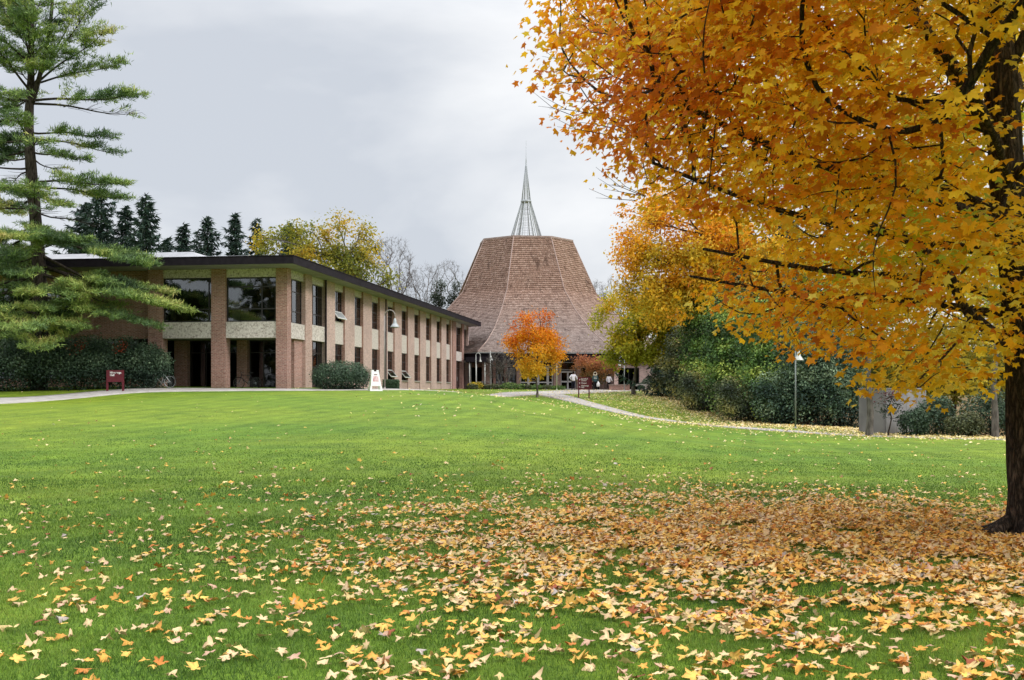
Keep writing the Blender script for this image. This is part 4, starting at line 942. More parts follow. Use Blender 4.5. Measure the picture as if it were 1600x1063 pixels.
# ---- spruces behind the hall
def spruce(px, topy, Y, wid, label, seed, dens=1.0, col=None):
    r_ = np.random.default_rng(seed); b = ((px - 800) / F * Y, Y, 1.5); H = (HY - topy) / F * Y + EYE - 1.5; W = wid * 2.3 / F * Y / 2
    o = empty('spruce_tree', b, 0, label, 'tree', 'dark spruces behind the hall roof')
    trunk_mesh(o, [(0, 0, -.2), (0.05, 0, H * .5), (0, 0, H)], [H * .016, H * .009, .02], M_bark, 7, .02)
    m = MB(); cl, ds = [], []; nb = int(130 * dens); z = H * .97
    for k in range(nb):
        f = (k / nb) ** .9; z = H * (1 - f * .88); ln = W * (f ** .75) * r_.uniform(.45, 1.2) * (1 + .22 * math.sin(k * .23 + seed)) + .15; a = k * 2.4 + r_.uniform(-.4, .4); c, s = math.cos(a), math.sin(a)
        sag = ln * (.10 + .28 * f); q = [np.array([c * ln * t, s * ln * t, z - sag * math.sin(t * 2.2) + ln * .16 * t * t]) for t in (0, .35, .7, 1)]
        m.tube(q, [.05, .035, .02, .01], 3, False); ncl = int(5 + ln * 4.2)
        for j in range(ncl):
            t = (j + 1) / ncl; p = np.array([np.interp(t, (0, .35, .7, 1), [v[i] for v in q]) for i in range(3)]); sd = r_.choice([-1, 1]) * ln * .20 * (1.15 - t) * r_.uniform(.3, 1)
            cl.append(p + np.array([-s * sd, c * sd, -.05 - abs(sd) * .12])); ds.append((c * .8 - s * np.sign(sd) * .5, s * .8 + c * np.sign(sd) * .5, -.25))
    m.build('branches', M_bark, o); cl = np.array(cl); ds = np.array(ds); per = 5; n = len(cl) * per
    dd = unit(np.repeat(ds, per, 0) + r_.normal(size=(n, 3)) * np.array([.55, .55, .4]) - np.array([0, 0, .35])); T = (np.array([(-.16, 0, 0), (.16, 0, 0), (.05, 1, 0)]), np.array([(0, 1, 2)]))
    Vv, Fc = scatter(*T, np.repeat(cl, per, 0) + r_.normal(size=(n, 3)) * .07, frames(r_.normal(size=(n, 3)) + np.array([0, 0, 1.0]), dd), r_.uniform(.35, .75, n))
    foliage('crown', o, Vv, Fc, pal([(.018, .038, .03), (.03, .06, .042), (.055, .085, .055)], r_.uniform(size=n), r_), 3, M_needle)
for i, (px, ty, Y, w, lb) in enumerate([(158, 296, 118, 95, 'dark spruce behind the pine, broadest of the row'), (132, 318, 122, 80, 'dark spruce right behind the pine branches, leftmost of the row'), (228, 307, 112, 72, 'tall pointed spruce above the raised pale roof'), (196, 322, 120, 70, 'spruce just left of the tallest pointed one'),
        (287, 352, 124, 66, 'narrow spruce in the left half of the pair above the eave'), (324, 339, 130, 62, 'narrow spruce in the right half of the pair above the eave'), (367, 334, 120, 44, 'lone slim spruce between two gaps of sky above the eave'), (400, 343, 126, 44, 'thin see-through spruce left of the yellow tree'), (452, 349, 138, 60, 'spruce peeping out behind the yellow tree'), (262, 372, 135, 40, 'short spruce in the gap between the tall spruces')]):
    spruce(px, ty, Y, w, lb, 30 + i, dens=.75 if px == 400 else 1.15)

YG = [(0.22, 0.27, 0.03), (0.40, 0.40, 0.03), (0.62, 0.50, 0.035), (0.76, 0.49, 0.03), (0.78, 0.40, 0.03)]
def B(px, py, Y, rx, ry, rz, base): # blob from picture place, sizes in metres
    p = P(px, py, Y); return (p[0] - base[0], p[1] - base[1], p[2] - base[2], rx, ry, rz)
b_ = ((520 - 800) / F * 92, 92, 1.5)
tree('deciduous_tree', 'yellow and green autumn tree standing behind the hall roof', b_, (.6, 0, 11), [B(452, 385, 92, 2.4, 2.3, 1.2, b_), B(500, 378, 92, 2.2, 2.2, 1.6, b_), B(540, 378, 92, 2.6, 2.2, 1.9, b_), B(560, 405, 92, 2.0, 2.2, 1.6, b_), B(510, 410, 92, 3.4, 3, 1.8, b_), B(590, 440, 92, 1.2, 1.5, .8, b_)],
     560, 21, .32, .23, [(0.15, 0.18, 0.03), (0.30, 0.29, 0.035), (0.50, 0.38, 0.04), (0.60, 0.37, 0.035)], lambda p, h: .22 + .35 * h + .9 * ntab(p, .35), tr=.3, r_tip=.018, seed=3, clump=40)
b_ = ((620 - 800) / F * 108, 108, 1.5)
tree('bare_tree', 'tall leafless tree beside the yellow tree above the hall roof', b_, (.2, 0, 9), [B(612, 420, 108, 2.3, 1.6, 3.2, b_), B(592, 400, 108, 1.4, 1, 1.6, b_), B(632, 425, 108, 1, 1, 1.8, b_)], 620, 0, 0, 0, YG, tr=.20, r_tip=.0075, seed=4, leafless=True, bark=M_bark_grey, wlen=.15)
for i, (px, ty, w, lb) in enumerate([(665, 418, 1.8, 'bare twiggy tree above the far half of the hall roof'), (700, 412, 1.6, 'bare twiggy tree touching the chapel roof on its left'), (645, 432, 1.5, 'low bare tree just right of the tall leafless tree')]):
    b_ = ((px - 800) / F * 150, 150, 1.5)
    tree('bare_tree', lb, b_, (0, 0, 9), [B(px, ty + 42, 150, w * 1.6, 2, 4.2, b_)], 560, 0, 0, 0, YG, tr=.17, r_tip=.009, seed=40 + i, leafless=True, wlen=.1, group='bare trees behind the hall')
for i, (px, ty, w) in enumerate([(686, 436, 18), (712, 440, 16)]):
    b_ = ((px - 800) / F * 145, 145, 1.5)
    tree('ivy_covered_tree', 'dark ivy-clad tree %s left of the chapel roof' % ('further' if i == 0 else 'close to and'), b_, (0, 0, 12), [B(px, ty + 25, 145, .7, .8, 1.7, b_), B(px + 3, ty + 8, 145, .5, .5, .8, b_), B(px - 4, ty + 36, 145, .9, .9, 1.1, b_)], 60, 22, .26, .2, [(.03, .045, .03), (.06, .08, .045)], tr=.2, seed=50 + i)
for i, (px, ty, w, lb) in enumerate([(932, 438, 1.2, 'small bare tree touching the chapel roof on its right'), (968, 430, 2.2, 'bare tree between the chapel roof and the yellow trees'), (992, 436, 2.0, 'bare tree partly behind the yellow tree')]):
    b_ = ((px - 800) / F * 158, 158, 1.5)
    tree('bare_tree', lb, b_, (0, 0, 8), [B(px, ty + 38, 158, w * 1.3, 2, 3.6, b_)], 520, 0, 0, 0, YG, tr=.17, r_tip=.009, seed=60 + i, leafless=True, wlen=.1, group='bare trees right of the chapel')

OR = [(0.74, 0.50, 0.05), (0.84, 0.50, 0.03), (0.86, 0.42, 0.025), (0.82, 0.32, 0.02), (0.62, 0.15, 0.02)]
b_ = ground_at(839, 85)
tree('maple_tree', 'small maple turning from gold to red at its top, on the grass before the chapel', b_, (0, 0, 4.6), [B(838, 552, 85, 1.9, 1.7, 1.7, b_), B(835, 512, 85, 1.5, 1.3, 1.15, b_), B(815, 535, 85, 1.0, 1, .9, b_), B(862, 540, 85, .95, 1, .9, b_), B(838, 578, 85, 1.1, 1.0, .75, b_)],
     380, 32, .19, .15, OR, lambda p, h: .98 * h - .02 + .22 * (np.abs(p[:, 0]) > 1.5), tr=.085, r_tip=.008, seed=7, clump=64)
b_ = ground_at(781, 113)
o = tree('bare_tree', 'low grey multi-stemmed bare tree in the planting by the chapel', b_, (-.3, 0, 1.6), [B(770, 574, 113, .95, 1.0, 1.2, b_), B(795, 574, 113, .95, 1, 1.2, b_), B(782, 562, 113, 1.4, 1, .9, b_)], 620, 0, 0, 0, YG, tr=.13, r_tip=.008, seed=8, leafless=True, wlen=.1)
for k, (a, c) in enumerate([(.1, .4), (.45, .2), (.7, -.1)]): trunk_mesh(o, [(a, c, -.1), (a * 1.2, c, .9), (a * 1.5 + .1, c, 2.2)], [.1, .09, .05], M_bark_grey, 8, .02, 'stem')
b_ = ground_at(928, 111.5)
tree('japanese_maple', 'low spreading rust and green maple in front of the chapel wall', b_, (0, 0, 1.5), [B(925, 565, 111.5, 1.6, 1.1, .6, b_), B(912, 572, 111.5, 1.2, 1, .5, b_), B(944, 576, 111.5, 1.2, 1, .7, b_), B(926, 584, 111.5, 1.8, 1, .6, b_)], 220, 20, .2, .16,
     [(.07, .09, .03), (.22, .14, .05), (.46, .20, .07), (.48, .18, .09)], lambda p, h: .2 + .75 * h, tr=.1, seed=9, clump=45)
b_ = ground_at(990, 99)
tree('deciduous_tree', 'yellow-green tree with orange top at the right end of the chapel', b_, (.5, 0, 6), [B(1010, 520, 99, 3.2, 2.8, 2.1, b_), B(980, 488, 99, 2.2, 2, 1.4, b_), B(962, 515, 99, 1.5, 1.8, 1.3, b_), B(1040, 500, 99, 2.5, 2.3, 2.0, b_), B(975, 545, 99, 1.9, 2, 1.0, b_), B(1005, 565, 99, 2.0, 2, .9, b_), B(1060, 540, 99, 2.4, 2.2, 1.7, b_)],
     620, 32, .30, .25, [(0.34, 0.36, 0.03), (0.42, 0.40, 0.03), (0.62, 0.50, 0.035), (0.72, 0.44, 0.03), (0.74, 0.34, 0.03)], lambda p, h: .10 + .55 * h ** 1.6 + .5 * ntab(p, .5), tr=.2, r_tip=.012, seed=10, clump=65)
b_ = ground_at(1092, 84)
tree('deciduous_tree', 'tall orange-gold tree behind the yellow-green one with sky through its crown', b_, (.2, 0, 13), [B(1020, 380, 84, 2.7, 2.5, 2.6, b_), B(1075, 365, 84, 3.2, 2.7, 2.9, b_), B(1040, 430, 84, 3.6, 3, 2.2, b_), B(1110, 420, 84, 3.6, 3, 2.8, b_), B(1005, 345, 84, 1.9, 1.8, 1.9, b_), B(1045, 325, 84, 2.2, 2, 1.7, b_), B(992, 400, 84, 1.5, 1.6, 1.7, b_), B(1000, 450, 84, 1.7, 1.8, 1.4, b_), B(1160, 380, 84, 3, 3, 3, b_), B(1075, 475, 84, 3, 2.6, 1.5, b_), B(1180, 450, 84, 3, 3, 3, b_)],
     1150, 30, .32, .24, [(.58, .46, .05), (.78, .52, .04), (.84, .44, .03), (.78, .32, .03)], lambda p, h: .25 + .5 * h + .7 * ntab(p, .4), tr=.26, r_tip=.012, seed=12, clump=110, bark=M_bark)
# pines behind the orange tree
for i, (px, ty, lb) in enumerate([(1150, 350, 'dark green pine showing through a gap in the orange leaves'), (1225, 330, 'dark green pine behind the orange leaves, right of the other pine')]):
    spruce(px, ty, 96 + 6 * i, 130, lb, 80 + i, 1.3); bpy.data.objects[-1] if False else None
for o in COL.objects:
    if o.name.startswith('spruce_tree') and 'orange leaves' in o.get('label', ''): o['group'] = 'pines behind the orange trees'
# ---- trees behind the grey wall on the right
for i, (px, py, Y, h, cs, lb, rad) in enumerate([(1300, 470, 74, 9, YG, 'olive-yellow tree behind the hedge below the big maple', 3.2), (1400, 540, 68, 8, YG, 'yellow-leaved tree behind the grey wall', 2.8), (1490, 560, 66, 8, YG, 'yellow-leaved tree right of the grey wall', 2.6), (1570, 500, 74, 10, YG, 'yellow tree glimpsed behind the big maple trunk', 3.4), (1640, 560, 66, 8, YG, 'golden tree right of the big maple trunk', 3)]):
    b_ = ground_at(px, Y); cs = [(0.12, 0.15, 0.03), (0.28, 0.26, 0.035), (0.52, 0.40, 0.035), (0.60, 0.38, 0.03)]
    tree('deciduous_tree', lb, b_, (.2, 0, h * .8), [B(px, py, Y, rad, 2.2, rad * .8, b_), B(px - 25, py + 50, Y, rad * .8, 2, rad * .5, b_), B(px + 25, py - 40, Y, rad * .8, 2, rad * .8, b_)], 300, 20, .30, .20, cs, lambda p, h: .25 + .4 * h + .6 * ntab(p, .5), tr=.14, seed=90 + i, clump=40, bark=M_bark)

# ---- shrubs
def shrub(name, label, base, blobs, n, size, colors, tfun=None, seed=1, group=None, cat='shrub', stems=5, tpl=LEAFLET, rough=.22, accents=None):
    r_ = np.random.default_rng(seed); o = empty(name, base, 0, label, cat, group); b = np.array(blobs, float)
    w = (b[:, 3] * b[:, 4] * b[:, 5]) ** .67; idx = r_.choice(len(b), n, p=w / w.sum()); d = unit(r_.normal(size=(n, 3))); d[:, 2] = np.where(d[:, 2] < -.5, -d[:, 2] * .3, d[:, 2])
    k = r_.integers(0, max(20, n // 25), n); cd = unit(r_.normal(size=(k.max() + 1, 3))); kk = r_.uniform(1 - rough * 1.5, 1 + rough * .6, k.max() + 1)
    clmp = r_.uniform(size=n) < .55; d = np.where(clmp[:, None], unit(cd[k] + r_.normal(size=(n, 3)) * .16), d)
    rad = np.where(clmp, kk[k] * r_.uniform(.80, 1.08, n), r_.uniform(.45, 1.0, n) ** .6); p = b[idx, :3] + d * rad[:, None] * b[idx, 3:6]; p[:, 2] = np.abs(p[:, 2]) + .03
    nrm = d * .7 + np.array([0, 0, .5]) + r_.normal(size=(n, 3)) * .55; tip = d * .6 + r_.normal(size=(n, 3)) * .7 + np.array([0, 0, .25])
    Vv, Fc = scatter(tpl[0], tpl[1], p, frames(nrm, tip), size * r_.uniform(.6, 1.35, n)); hgt = p[:, 2] / max(p[:, 2].max(), .1)
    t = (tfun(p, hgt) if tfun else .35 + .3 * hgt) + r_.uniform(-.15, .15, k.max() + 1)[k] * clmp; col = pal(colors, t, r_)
    if accents is not None:
        for (ax, az, ar, ac) in accents:
            mk = (np.hypot(p[:, 0] - ax, p[:, 2] - az) < ar * .8) & (r_.uniform(size=n) < .28); col[mk] = ac
    foliage('foliage', o, Vv, Fc, col, len(tpl[0]), M_shrub)
    m = MB()
    for i in range(stems):
        bb = b[r_.integers(len(b))]; e = bb[:3] + unit(r_.normal(size=3)) * bb[3:6] * .7; e[2] = abs(e[2]) + bb[2] * .2; s = np.array([bb[0] * .5 + r_.uniform(-.3, .3), bb[1] * .5, -.1])
        m.tube([s, (s + e) / 2 + r_.normal(size=3) * .12, e], [.04, .028, .01], 5, False)
    m.build('branches', M_bark, o, 'stuff'); return o
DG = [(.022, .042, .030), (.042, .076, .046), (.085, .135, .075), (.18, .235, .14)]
GG = [(.04, .07, .026), (.085, .16, .045), (.17, .27, .06), (.40, .46, .10)]
OL = [(.035, .045, .028), (.07, .09, .04), (.14, .15, .065), (.30, .27, .09)]
# evergreen hedge left of the porch
for i, (px, Y, w, h, lb) in enumerate([(-60, 59.5, 2.2, 2.7, 'evergreen bush at the far left before the hall'), (12, 59.6, 2.1, 2.75, 'dark evergreen bush left of the pine trunk'), (75, 60, 2.1, 2.8, 'dark evergreen bush under the pine'), (133, 60.3, 1.9, 2.75, 'evergreen bush with a few red leaves left of the maroon sign'), (188, 61, 1.8, 2.7, 'evergreen bush behind the maroon hall sign'), (232, 61.8, 1.25, 2.3, 'evergreen bush next to the silver bicycle')]):
    b_ = ground_at(px, Y)
    acc = [(1.0 * (-.2 if i == 3 else .2), 2.25, .5, (.42, .06, .02))] if i in (3, 4) else [(-.9, .4, .5, (.20, .09, .03))] if i == 1 else None
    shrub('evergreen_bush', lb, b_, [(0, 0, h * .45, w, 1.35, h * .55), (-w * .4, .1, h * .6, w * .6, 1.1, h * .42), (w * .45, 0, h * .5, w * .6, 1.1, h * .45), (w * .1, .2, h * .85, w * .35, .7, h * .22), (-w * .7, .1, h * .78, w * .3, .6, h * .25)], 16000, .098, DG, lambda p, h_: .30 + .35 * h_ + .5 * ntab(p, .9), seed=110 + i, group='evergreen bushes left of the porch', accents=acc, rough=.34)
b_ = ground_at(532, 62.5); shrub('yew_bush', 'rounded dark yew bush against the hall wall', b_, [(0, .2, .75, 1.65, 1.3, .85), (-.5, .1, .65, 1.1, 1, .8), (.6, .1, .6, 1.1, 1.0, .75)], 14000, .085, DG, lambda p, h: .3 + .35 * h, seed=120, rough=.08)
# clipped box hedge: points on a block
b_ = ground_at(611, 68.5); r_ = np.random.default_rng(5); o = empty('clipped_hedge', b_, 0, 'small square-clipped hedge behind the white sandwich board', 'hedge')
n = 6000; p = r_.uniform(-1, 1, (n, 3)); ax_ = r_.integers(0, 3, n); sg = r_.choice([-1, 1], n); p[np.arange(n), ax_] = sg * r_.uniform(.88, 1.02, n); nr = np.zeros((n, 3)); nr[np.arange(n), ax_] = sg
p = p * np.array([.44, .55, .27]) + np.array([0, 0, .28]); Vv, Fc = scatter(*LEAFLET, p, frames(nr + r_.normal(size=(n, 3)) * .5, r_.normal(size=(n, 3))), r_.uniform(.05, .085, n)); foliage('foliage', o, Vv, Fc, pal(DG, .3 + .25 * p[:, 2] / .5, r_), 4, M_shrub); MB().box(-.36, -.46, -.05, .36, .46, .48).build('branches', M_bark, o)
# the big mixed shrubbery on the right
SH = [(1045, 97, 1.6, 3.0, OL, 'grey-green shrub at the chapel end of the shrubbery', .16), (1075, 91, 2.0, 4.0, OL, 'loose olive shrub second from the chapel end of the shrubbery', .16), (1112, 84, 2.4, 5.6, GG, 'tall green shrub with paler leaves left of the middle of the shrubbery', .16), (1100, 80, 2.0, 2.6, OL, 'low dark shrub in front of the tall green one', .13),
      (1150, 76, 2.4, 5.6, GG, 'bright green shrub in the middle of the shrubbery', .15), (1165, 71.5, 2.0, 2.6, OL, 'low twiggy shrub at the lawn edge left of the right-hand lamp', .12), (1205, 71, 2.3, 5.4, GG, 'yellowish-green shrub left of the right-hand lamp', .14), (1225, 68, 1.9, 2.9, DG, 'dark low shrub just behind the right-hand lamp', .13),
      (1275, 67.5, 2.5, 4.2, DG, 'large dark blue-green shrub right of the lamp', .13), (1318, 66.5, 1.7, 3.4, DG, 'dark shrub between the lamp and the grey wall', .12), (1250, 74, 3.0, 6.2, DG, 'tall dark evergreen shrub behind the right-hand lamp', .16), (1190, 82, 3.0, 7.2, OL, 'tall brownish shrub at the back of the shrubbery', .17)]
for i, (px, Y, w, h, cs, lb, sz) in enumerate(SH):
    h *= 1.6 if h > 3.5 else 1.15; cs = [tuple(v * 1.35 for v in c) for c in cs]
    b_ = ground_at(px, Y)
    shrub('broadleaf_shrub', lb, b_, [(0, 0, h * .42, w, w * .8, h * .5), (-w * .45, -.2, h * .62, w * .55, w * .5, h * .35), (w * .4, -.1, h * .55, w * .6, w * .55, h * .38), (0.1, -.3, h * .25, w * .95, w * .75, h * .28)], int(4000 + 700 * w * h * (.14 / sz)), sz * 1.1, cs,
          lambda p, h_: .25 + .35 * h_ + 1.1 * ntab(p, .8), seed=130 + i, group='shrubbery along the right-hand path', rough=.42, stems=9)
for i, (px, Y, w, h, cs, lb) in enumerate([(1460, 56, 1.0, 2.15, DG, 'rounded dark rhododendron right of the grey wall'), (1428, 55, .75, 1.45, DG, 'small leafy bush in front of the grey wall'), (1508, 54.5, .9, 1.25, OL, 'pale feathery green bush near the big maple trunk'), (1540, 57, 1.3, 2.6, DG, 'dark bush behind the pale feathery bush'), (1590, 56, 1.3, 2.0, DG, 'dark bush behind the big maple trunk')]):
    shrub('garden_bush', lb, ground_at(px, Y), [(0, 0, h * .42, w, w * .8, h * .5), (w * .3, 0, h * .55, w * .6, w * .6, h * .4)], 4200, .11, cs, seed=150 + i, group='bushes beside the grey wall', rough=.2)
b_ = ground_at(1390, 55)
tree('sapling', 'thin dark sapling with some crimson leaves before the grey wall', b_, (.1, 0, 2.2), [(0, 0, 1.7, .75, .5, .5), (.2, 0, 2.0, .6, .5, .3), (0, 0, 1.0, .55, .4, .5)], 60, 9, .10, .10, [(.02, .035, .02), (.03, .05, .025), (.10, .03, .03), (.24, .03, .06)], lambda p, h: .1 + .8 * h ** 2, tr=.045, r_tip=.007, seed=160, bark=M_bark, mat=M_shrub)
# bare trunks by the wall
for i, (px, Y, top, r0, lb) in enumerate([(1358, 54.5, 9, .17, 'straight grey-brown trunk standing before the left end of the grey wall'), (1555, 53.5, 9, .16, 'grey trunk just left of the big maple trunk')]):
    b_ = ground_at(px, Y)
    tree('deciduous_tree', lb, b_, (.15, .2, top), [(0, 0, top * .85, 2.6, 2.4, 2.0), (-.8, 0, top, 2, 2, 1.6)], 170, 22, .3, .13, YG[:4], lambda p, h: .25 + .4 * h, tr=r0, seed=170 + i, clump=30, bark=M_bark_grey)
# planting beds by the chapel
for i, (px, Y, w, h, cs) in enumerate([(742, 112, .8, .75, YG), (755, 112.5, .7, .5, OL), (770, 111.5, .8, .55, OL), (795, 111, .9, .7, GG), (808, 111.5, .8, .55, GG), (822, 112, .8, .5, OL), (838, 112, .9, .45, GG), (856, 112, .8, .45, OL), (872, 111.5, .8, .4, GG), (738, 110, .6, .5, OL)]):
    shrub('low_shrub', 'low leafy plant in the chapel bed ' + ['beside the hall corner', 'under the first arched lamp', 'just left of the grey bare tree', 'just right of the grey bare tree', 'left of the brick column behind the small maple', 'left of the small gold maple', 'right behind the small gold maple', 'left of the cross-bar lamp', 'right of the cross-bar lamp', 'nearest the hall corner, in front of the others'][i], ground_at(px, Y), [(0, 0, h * .4, w, .6, h * .6)], 900, .12, [tuple(v * .8 for v in c) for c in cs], seed=180 + i, group='low plants in the bed before the chapel', stems=3)
shrub('low_shrub', 'low dark shrub under the wing window at the chapel right end', ground_at(1012, 113), [(0, 0, .5, .9, .6, .6)], 1500, .12, DG, seed=195, stems=3)
# far backdrop woods
def wood(name, px0, px1, Y, topy, cs, n, seed, size=.9):
    r_ = np.random.default_rng(seed); x = r_.uniform((px0-800)/F*abs(Y), (px1-800)/F*abs(Y), n); H = (HY - topy) / F * abs(Y)
    z = 1.2 + r_.uniform(0, 1, n) ** .8 * H * (.75 + .25 * np.array([mnoise.noise(Vector((v * .12, seed, 0))) for v in x]))
    p = np.stack([x, Y + r_.uniform(-4, 4, n), z], 1); Vv, Fc = scatter(*LEAFLET, p, frames(r_.normal(size=(n, 3)) + np.array([0, -.5, .5]), r_.normal(size=(n, 3))), size * r_.uniform(.5, 1.3, n))
    o = link(name, mesh_np(name, Vv, Fc, M_shrub, np.repeat(pal(cs, r_.uniform(size=n), r_), 4, 0)), kind='stuff'); o['label'] = 'far belt of trees closing the view'; return o
wood('distant_woods', 560, 1020, 200, 560, [(.03, .035, .025), (.07, .065, .045), (.12, .10, .07)], 14000, 1, 1.0)
wood('distant_woods', 1040, 1900, 115, 520, [(.03, .04, .02), (.08, .08, .03), (.2, .16, .04)], 16000, 2, .9)
wood('woods_behind_camera', -1400, 1500, -75, -60, [(.03, .045, .02), (.07, .08, .03), (.2, .14, .04)], 9000, 4, 2.2)
wood('distant_woods', -500, 300, 150, 480, [(.012, .028, .022), (.03, .05, .035)], 12000, 3, 1.3)

# ---- grass blades over the near lawn
g_ = np.random.default_rng(77); gp = []
for y0, y1, dn in [(5.4, 7.5, 4200), (7.5, 10, 2700), (10, 14, 1450), (14, 19, 750), (19, 25, 370), (25, 32, 150), (32, 42, 50)]:
    a = (y1**2 - y0**2) / 2 * .98; n = int(a * dn); y = np.sqrt(g_.uniform(y0**2, y1**2, n)); x = y * g_.uniform(-.49, .49, n); gp.append(np.stack([x, y], 1))
gp = np.concatenate(gp); n = len(gp); print('blades', n); gx, gy = gp[:, 0], gp[:, 1]
gz = tz(gx, gy); hh = g_.uniform(.018, .046, n) * np.clip(1.25 - gy / 40, .35, 1); an = g_.uniform(0, 2 * math.pi, n); ww = .0022 * np.clip(gy / 7, .9, 4) * g_.uniform(.8, 1.5, n); lx, ly = g_.normal(size=(2, n)) * .45 * hh
A = np.stack([gx + np.cos(an) * ww, gy + np.sin(an) * ww, gz - .004], 1); Bv = np.stack([gx - np.cos(an) * ww, gy - np.sin(an) * ww, gz - .004], 1); C = np.stack([gx + lx, gy + ly, gz + hh], 1)
pt = np.array([mnoise.noise(Vector((x * .5, y * .5, 5))) for x, y in gp[::40]]); ptn = np.repeat(pt, 40)[:n]
# patch tone per blade from a coarse grid
gi = np.floor((gx + 30) * 1.5).astype(int) * 1000 + np.floor(gy * 1.5).astype(int); uq, inv = np.unique(gi, return_inverse=True); pv = np.array([mnoise.noise(Vector(((u // 1000) * .35, (u % 1000) * .35, 5))) for u in uq])[inv]
gc = pal([(.050, .108, .020), (.086, .172, .026), (.165, .265, .034), (.31, .36, .08)], .36 + .65 * pv + .006 * gy + g_.normal(size=n) * .10, g_)  # blades darker up close, the canopy's shade put into their colour
me = mesh_np('grass', np.stack([A, Bv, C], 1).reshape(-1, 3), np.arange(3 * n).reshape(-1, 3), M_grass, np.repeat(gc, 3, 0)); o = link('grass', me, kind='stuff'); o['label'] = 'short mown green grass of the near lawn'

# ---- fallen maple leaves
def within(T_, k, col_):
    q_ = np.random.default_rng(k).uniform(.68, 1.10, (len(T_[0]), 1)); q_[0] = 1.12; c_ = np.ones((len(T_[0]), 3)) * q_; c_[:, 1:] *= q_ ** .5
    return (col_[:, None, :] * c_[None]).reshape(-1, 3)
FT = [leaf_template(2, c, f, d, s) for s, (c, f, d) in enumerate([(.14, .25, -.25), (.22, -.15, .3), (.1, .35, .1), (.28, .1, -.35), (.08, -.3, -.2), (.3, .3, .2)], 20)]
FT1 = [leaf_template(1, c, f, d, s) for s, (c, f, d) in enumerate([(.14, .3, -.3), (.22, -.2, .35), (.2, .35, .1)], 40)]
FCOL = np.array([(.76, .55, .31), (.78, .59, .26), (.80, .50, .12), (.78, .40, .08), (.60, .22, .05), (.34, .10, .05), (.60, .38, .26), (.50, .43, .38)]); FPR = np.array([.30, .20, .19, .17, .045, .02, .06, .015])
f_ = np.random.default_rng(99); pts = []
def dens(x, y):
    core = 250 * np.exp(-(((x - 4.2) / 3.3) ** 2) - ((y - 12.4) / 2.3) ** 2) + 95 * np.exp(-(((x - 3.8) / 3.0) ** 2) - ((y - 12.5) / 4.0) ** 2)
    mid = 75 * np.exp(-((x - 1.9) / 3.3) ** 2 - ((y - 10.6) / 4.3) ** 2); sparse = 7 * np.exp(-((x + 1) / 7) ** 2 - ((y - 11) / 6.5) ** 2) + 7 * np.exp(-((x - 1.5) / 3) ** 2 - ((y - 6.5) / 2.2) ** 2)
    return core + mid + sparse + .5 * np.exp(-((y - 18) / 12) ** 2)
# clumping field
need = 21500
while len(pts) < need:
    m_ = 60000; y = np.sqrt(f_.uniform(5.3**2, 36**2, m_)); x = y * f_.uniform(-.5, .52, m_); d_ = dens(x, y)
    cl_ = np.array([mnoise.noise(Vector((a * 1.5, b * 1.5, 1))) for a, b in zip(x[::1], y[::1])]); d_ = d_ * np.clip(.75 + 1.6 * cl_, .12, 1.7)
    keep = f_.uniform(size=m_) < d_ / 330
    pts += list(zip(x[keep], y[keep]))
pts = np.array(pts[:need]); 
pts = pts[np.hypot(pts[:, 0] - MX, pts[:, 1] - MY) > .3]
n = len(pts); dist = np.hypot(pts[:, 0], pts[:, 1]); order = np.argsort(dist); pts = pts[order]
inframe = np.abs(pts[:, 0] / pts[:, 1] * F) < 800; inframe &= (EYE / pts[:, 1] * F) < 450
dloc = dens(pts[:, 0], pts[:, 1]); z0 = tz(pts[:, 0], pts[:, 1]) + .024 + f_.uniform(0, .018, n) + np.clip(dloc / 330, 0, 1) * f_.uniform(0, .045, n)
pos = np.stack([pts[:, 0], pts[:, 1], z0], 1); nrm = np.array([0, 0, 1.0]) + f_.normal(size=(n, 3)) * np.array([.19, .19, 0]); up_ = f_.uniform(size=n) < .07; nrm[up_] += f_.normal(size=(up_.sum(), 3)) * .8
fr_ = frames(nrm, f_.normal(size=(n, 3))); sc = f_.uniform(.034, .066, n); sc3 = sc[:, None] * np.stack([f_.uniform(.72, 1.12, n), f_.uniform(.8, 1.15, n), f_.uniform(.3, 1.5, n)], 1); ck = f_.choice(len(FCOL), n, p=FPR / FPR.sum())
far_or = f_.uniform(size=n) < np.clip(dloc / 420, 0, .6); ck[far_or] = f_.choice([2, 2, 3, 3, 4, 0, 1], far_or.sum())
col = FCOL[ck] * f_.uniform(.8, 1.1, (n, 1))
singles = np.where(inframe)[0][:300]; rest = np.ones(n, bool); rest[singles] = False
aV, aF, aC, off = [], [], [], 0
near = np.linalg.norm(pts, axis=1) < 11
for T_, msk in [(FT[k], rest & near & (np.arange(n) % 6 == k)) for k in range(6)] + [(FT1[k], rest & ~near & (np.arange(n) % 3 == k)) for k in range(3)]:
    Vv, Fc = scatter(T_[0], T_[1], pos[msk], fr_[msk], sc3[msk]); aV.append(Vv); aF.append(Fc + off); off += len(Vv); aC.append(within(T_, len(aC), col[msk]))
o = link('fallen_leaves', mesh_np('fallen_leaves', np.concatenate(aV), np.concatenate(aF), M_litter, np.concatenate(aC)), kind='stuff'); o['label'] = 'carpet of fallen maple leaves on the lawn round the big maple'
CN = ['pale tan', 'straw-coloured', 'yellow', 'orange-yellow', 'orange-brown', 'dark reddish-brown', 'dusty pink', 'greyish']
fm = {}
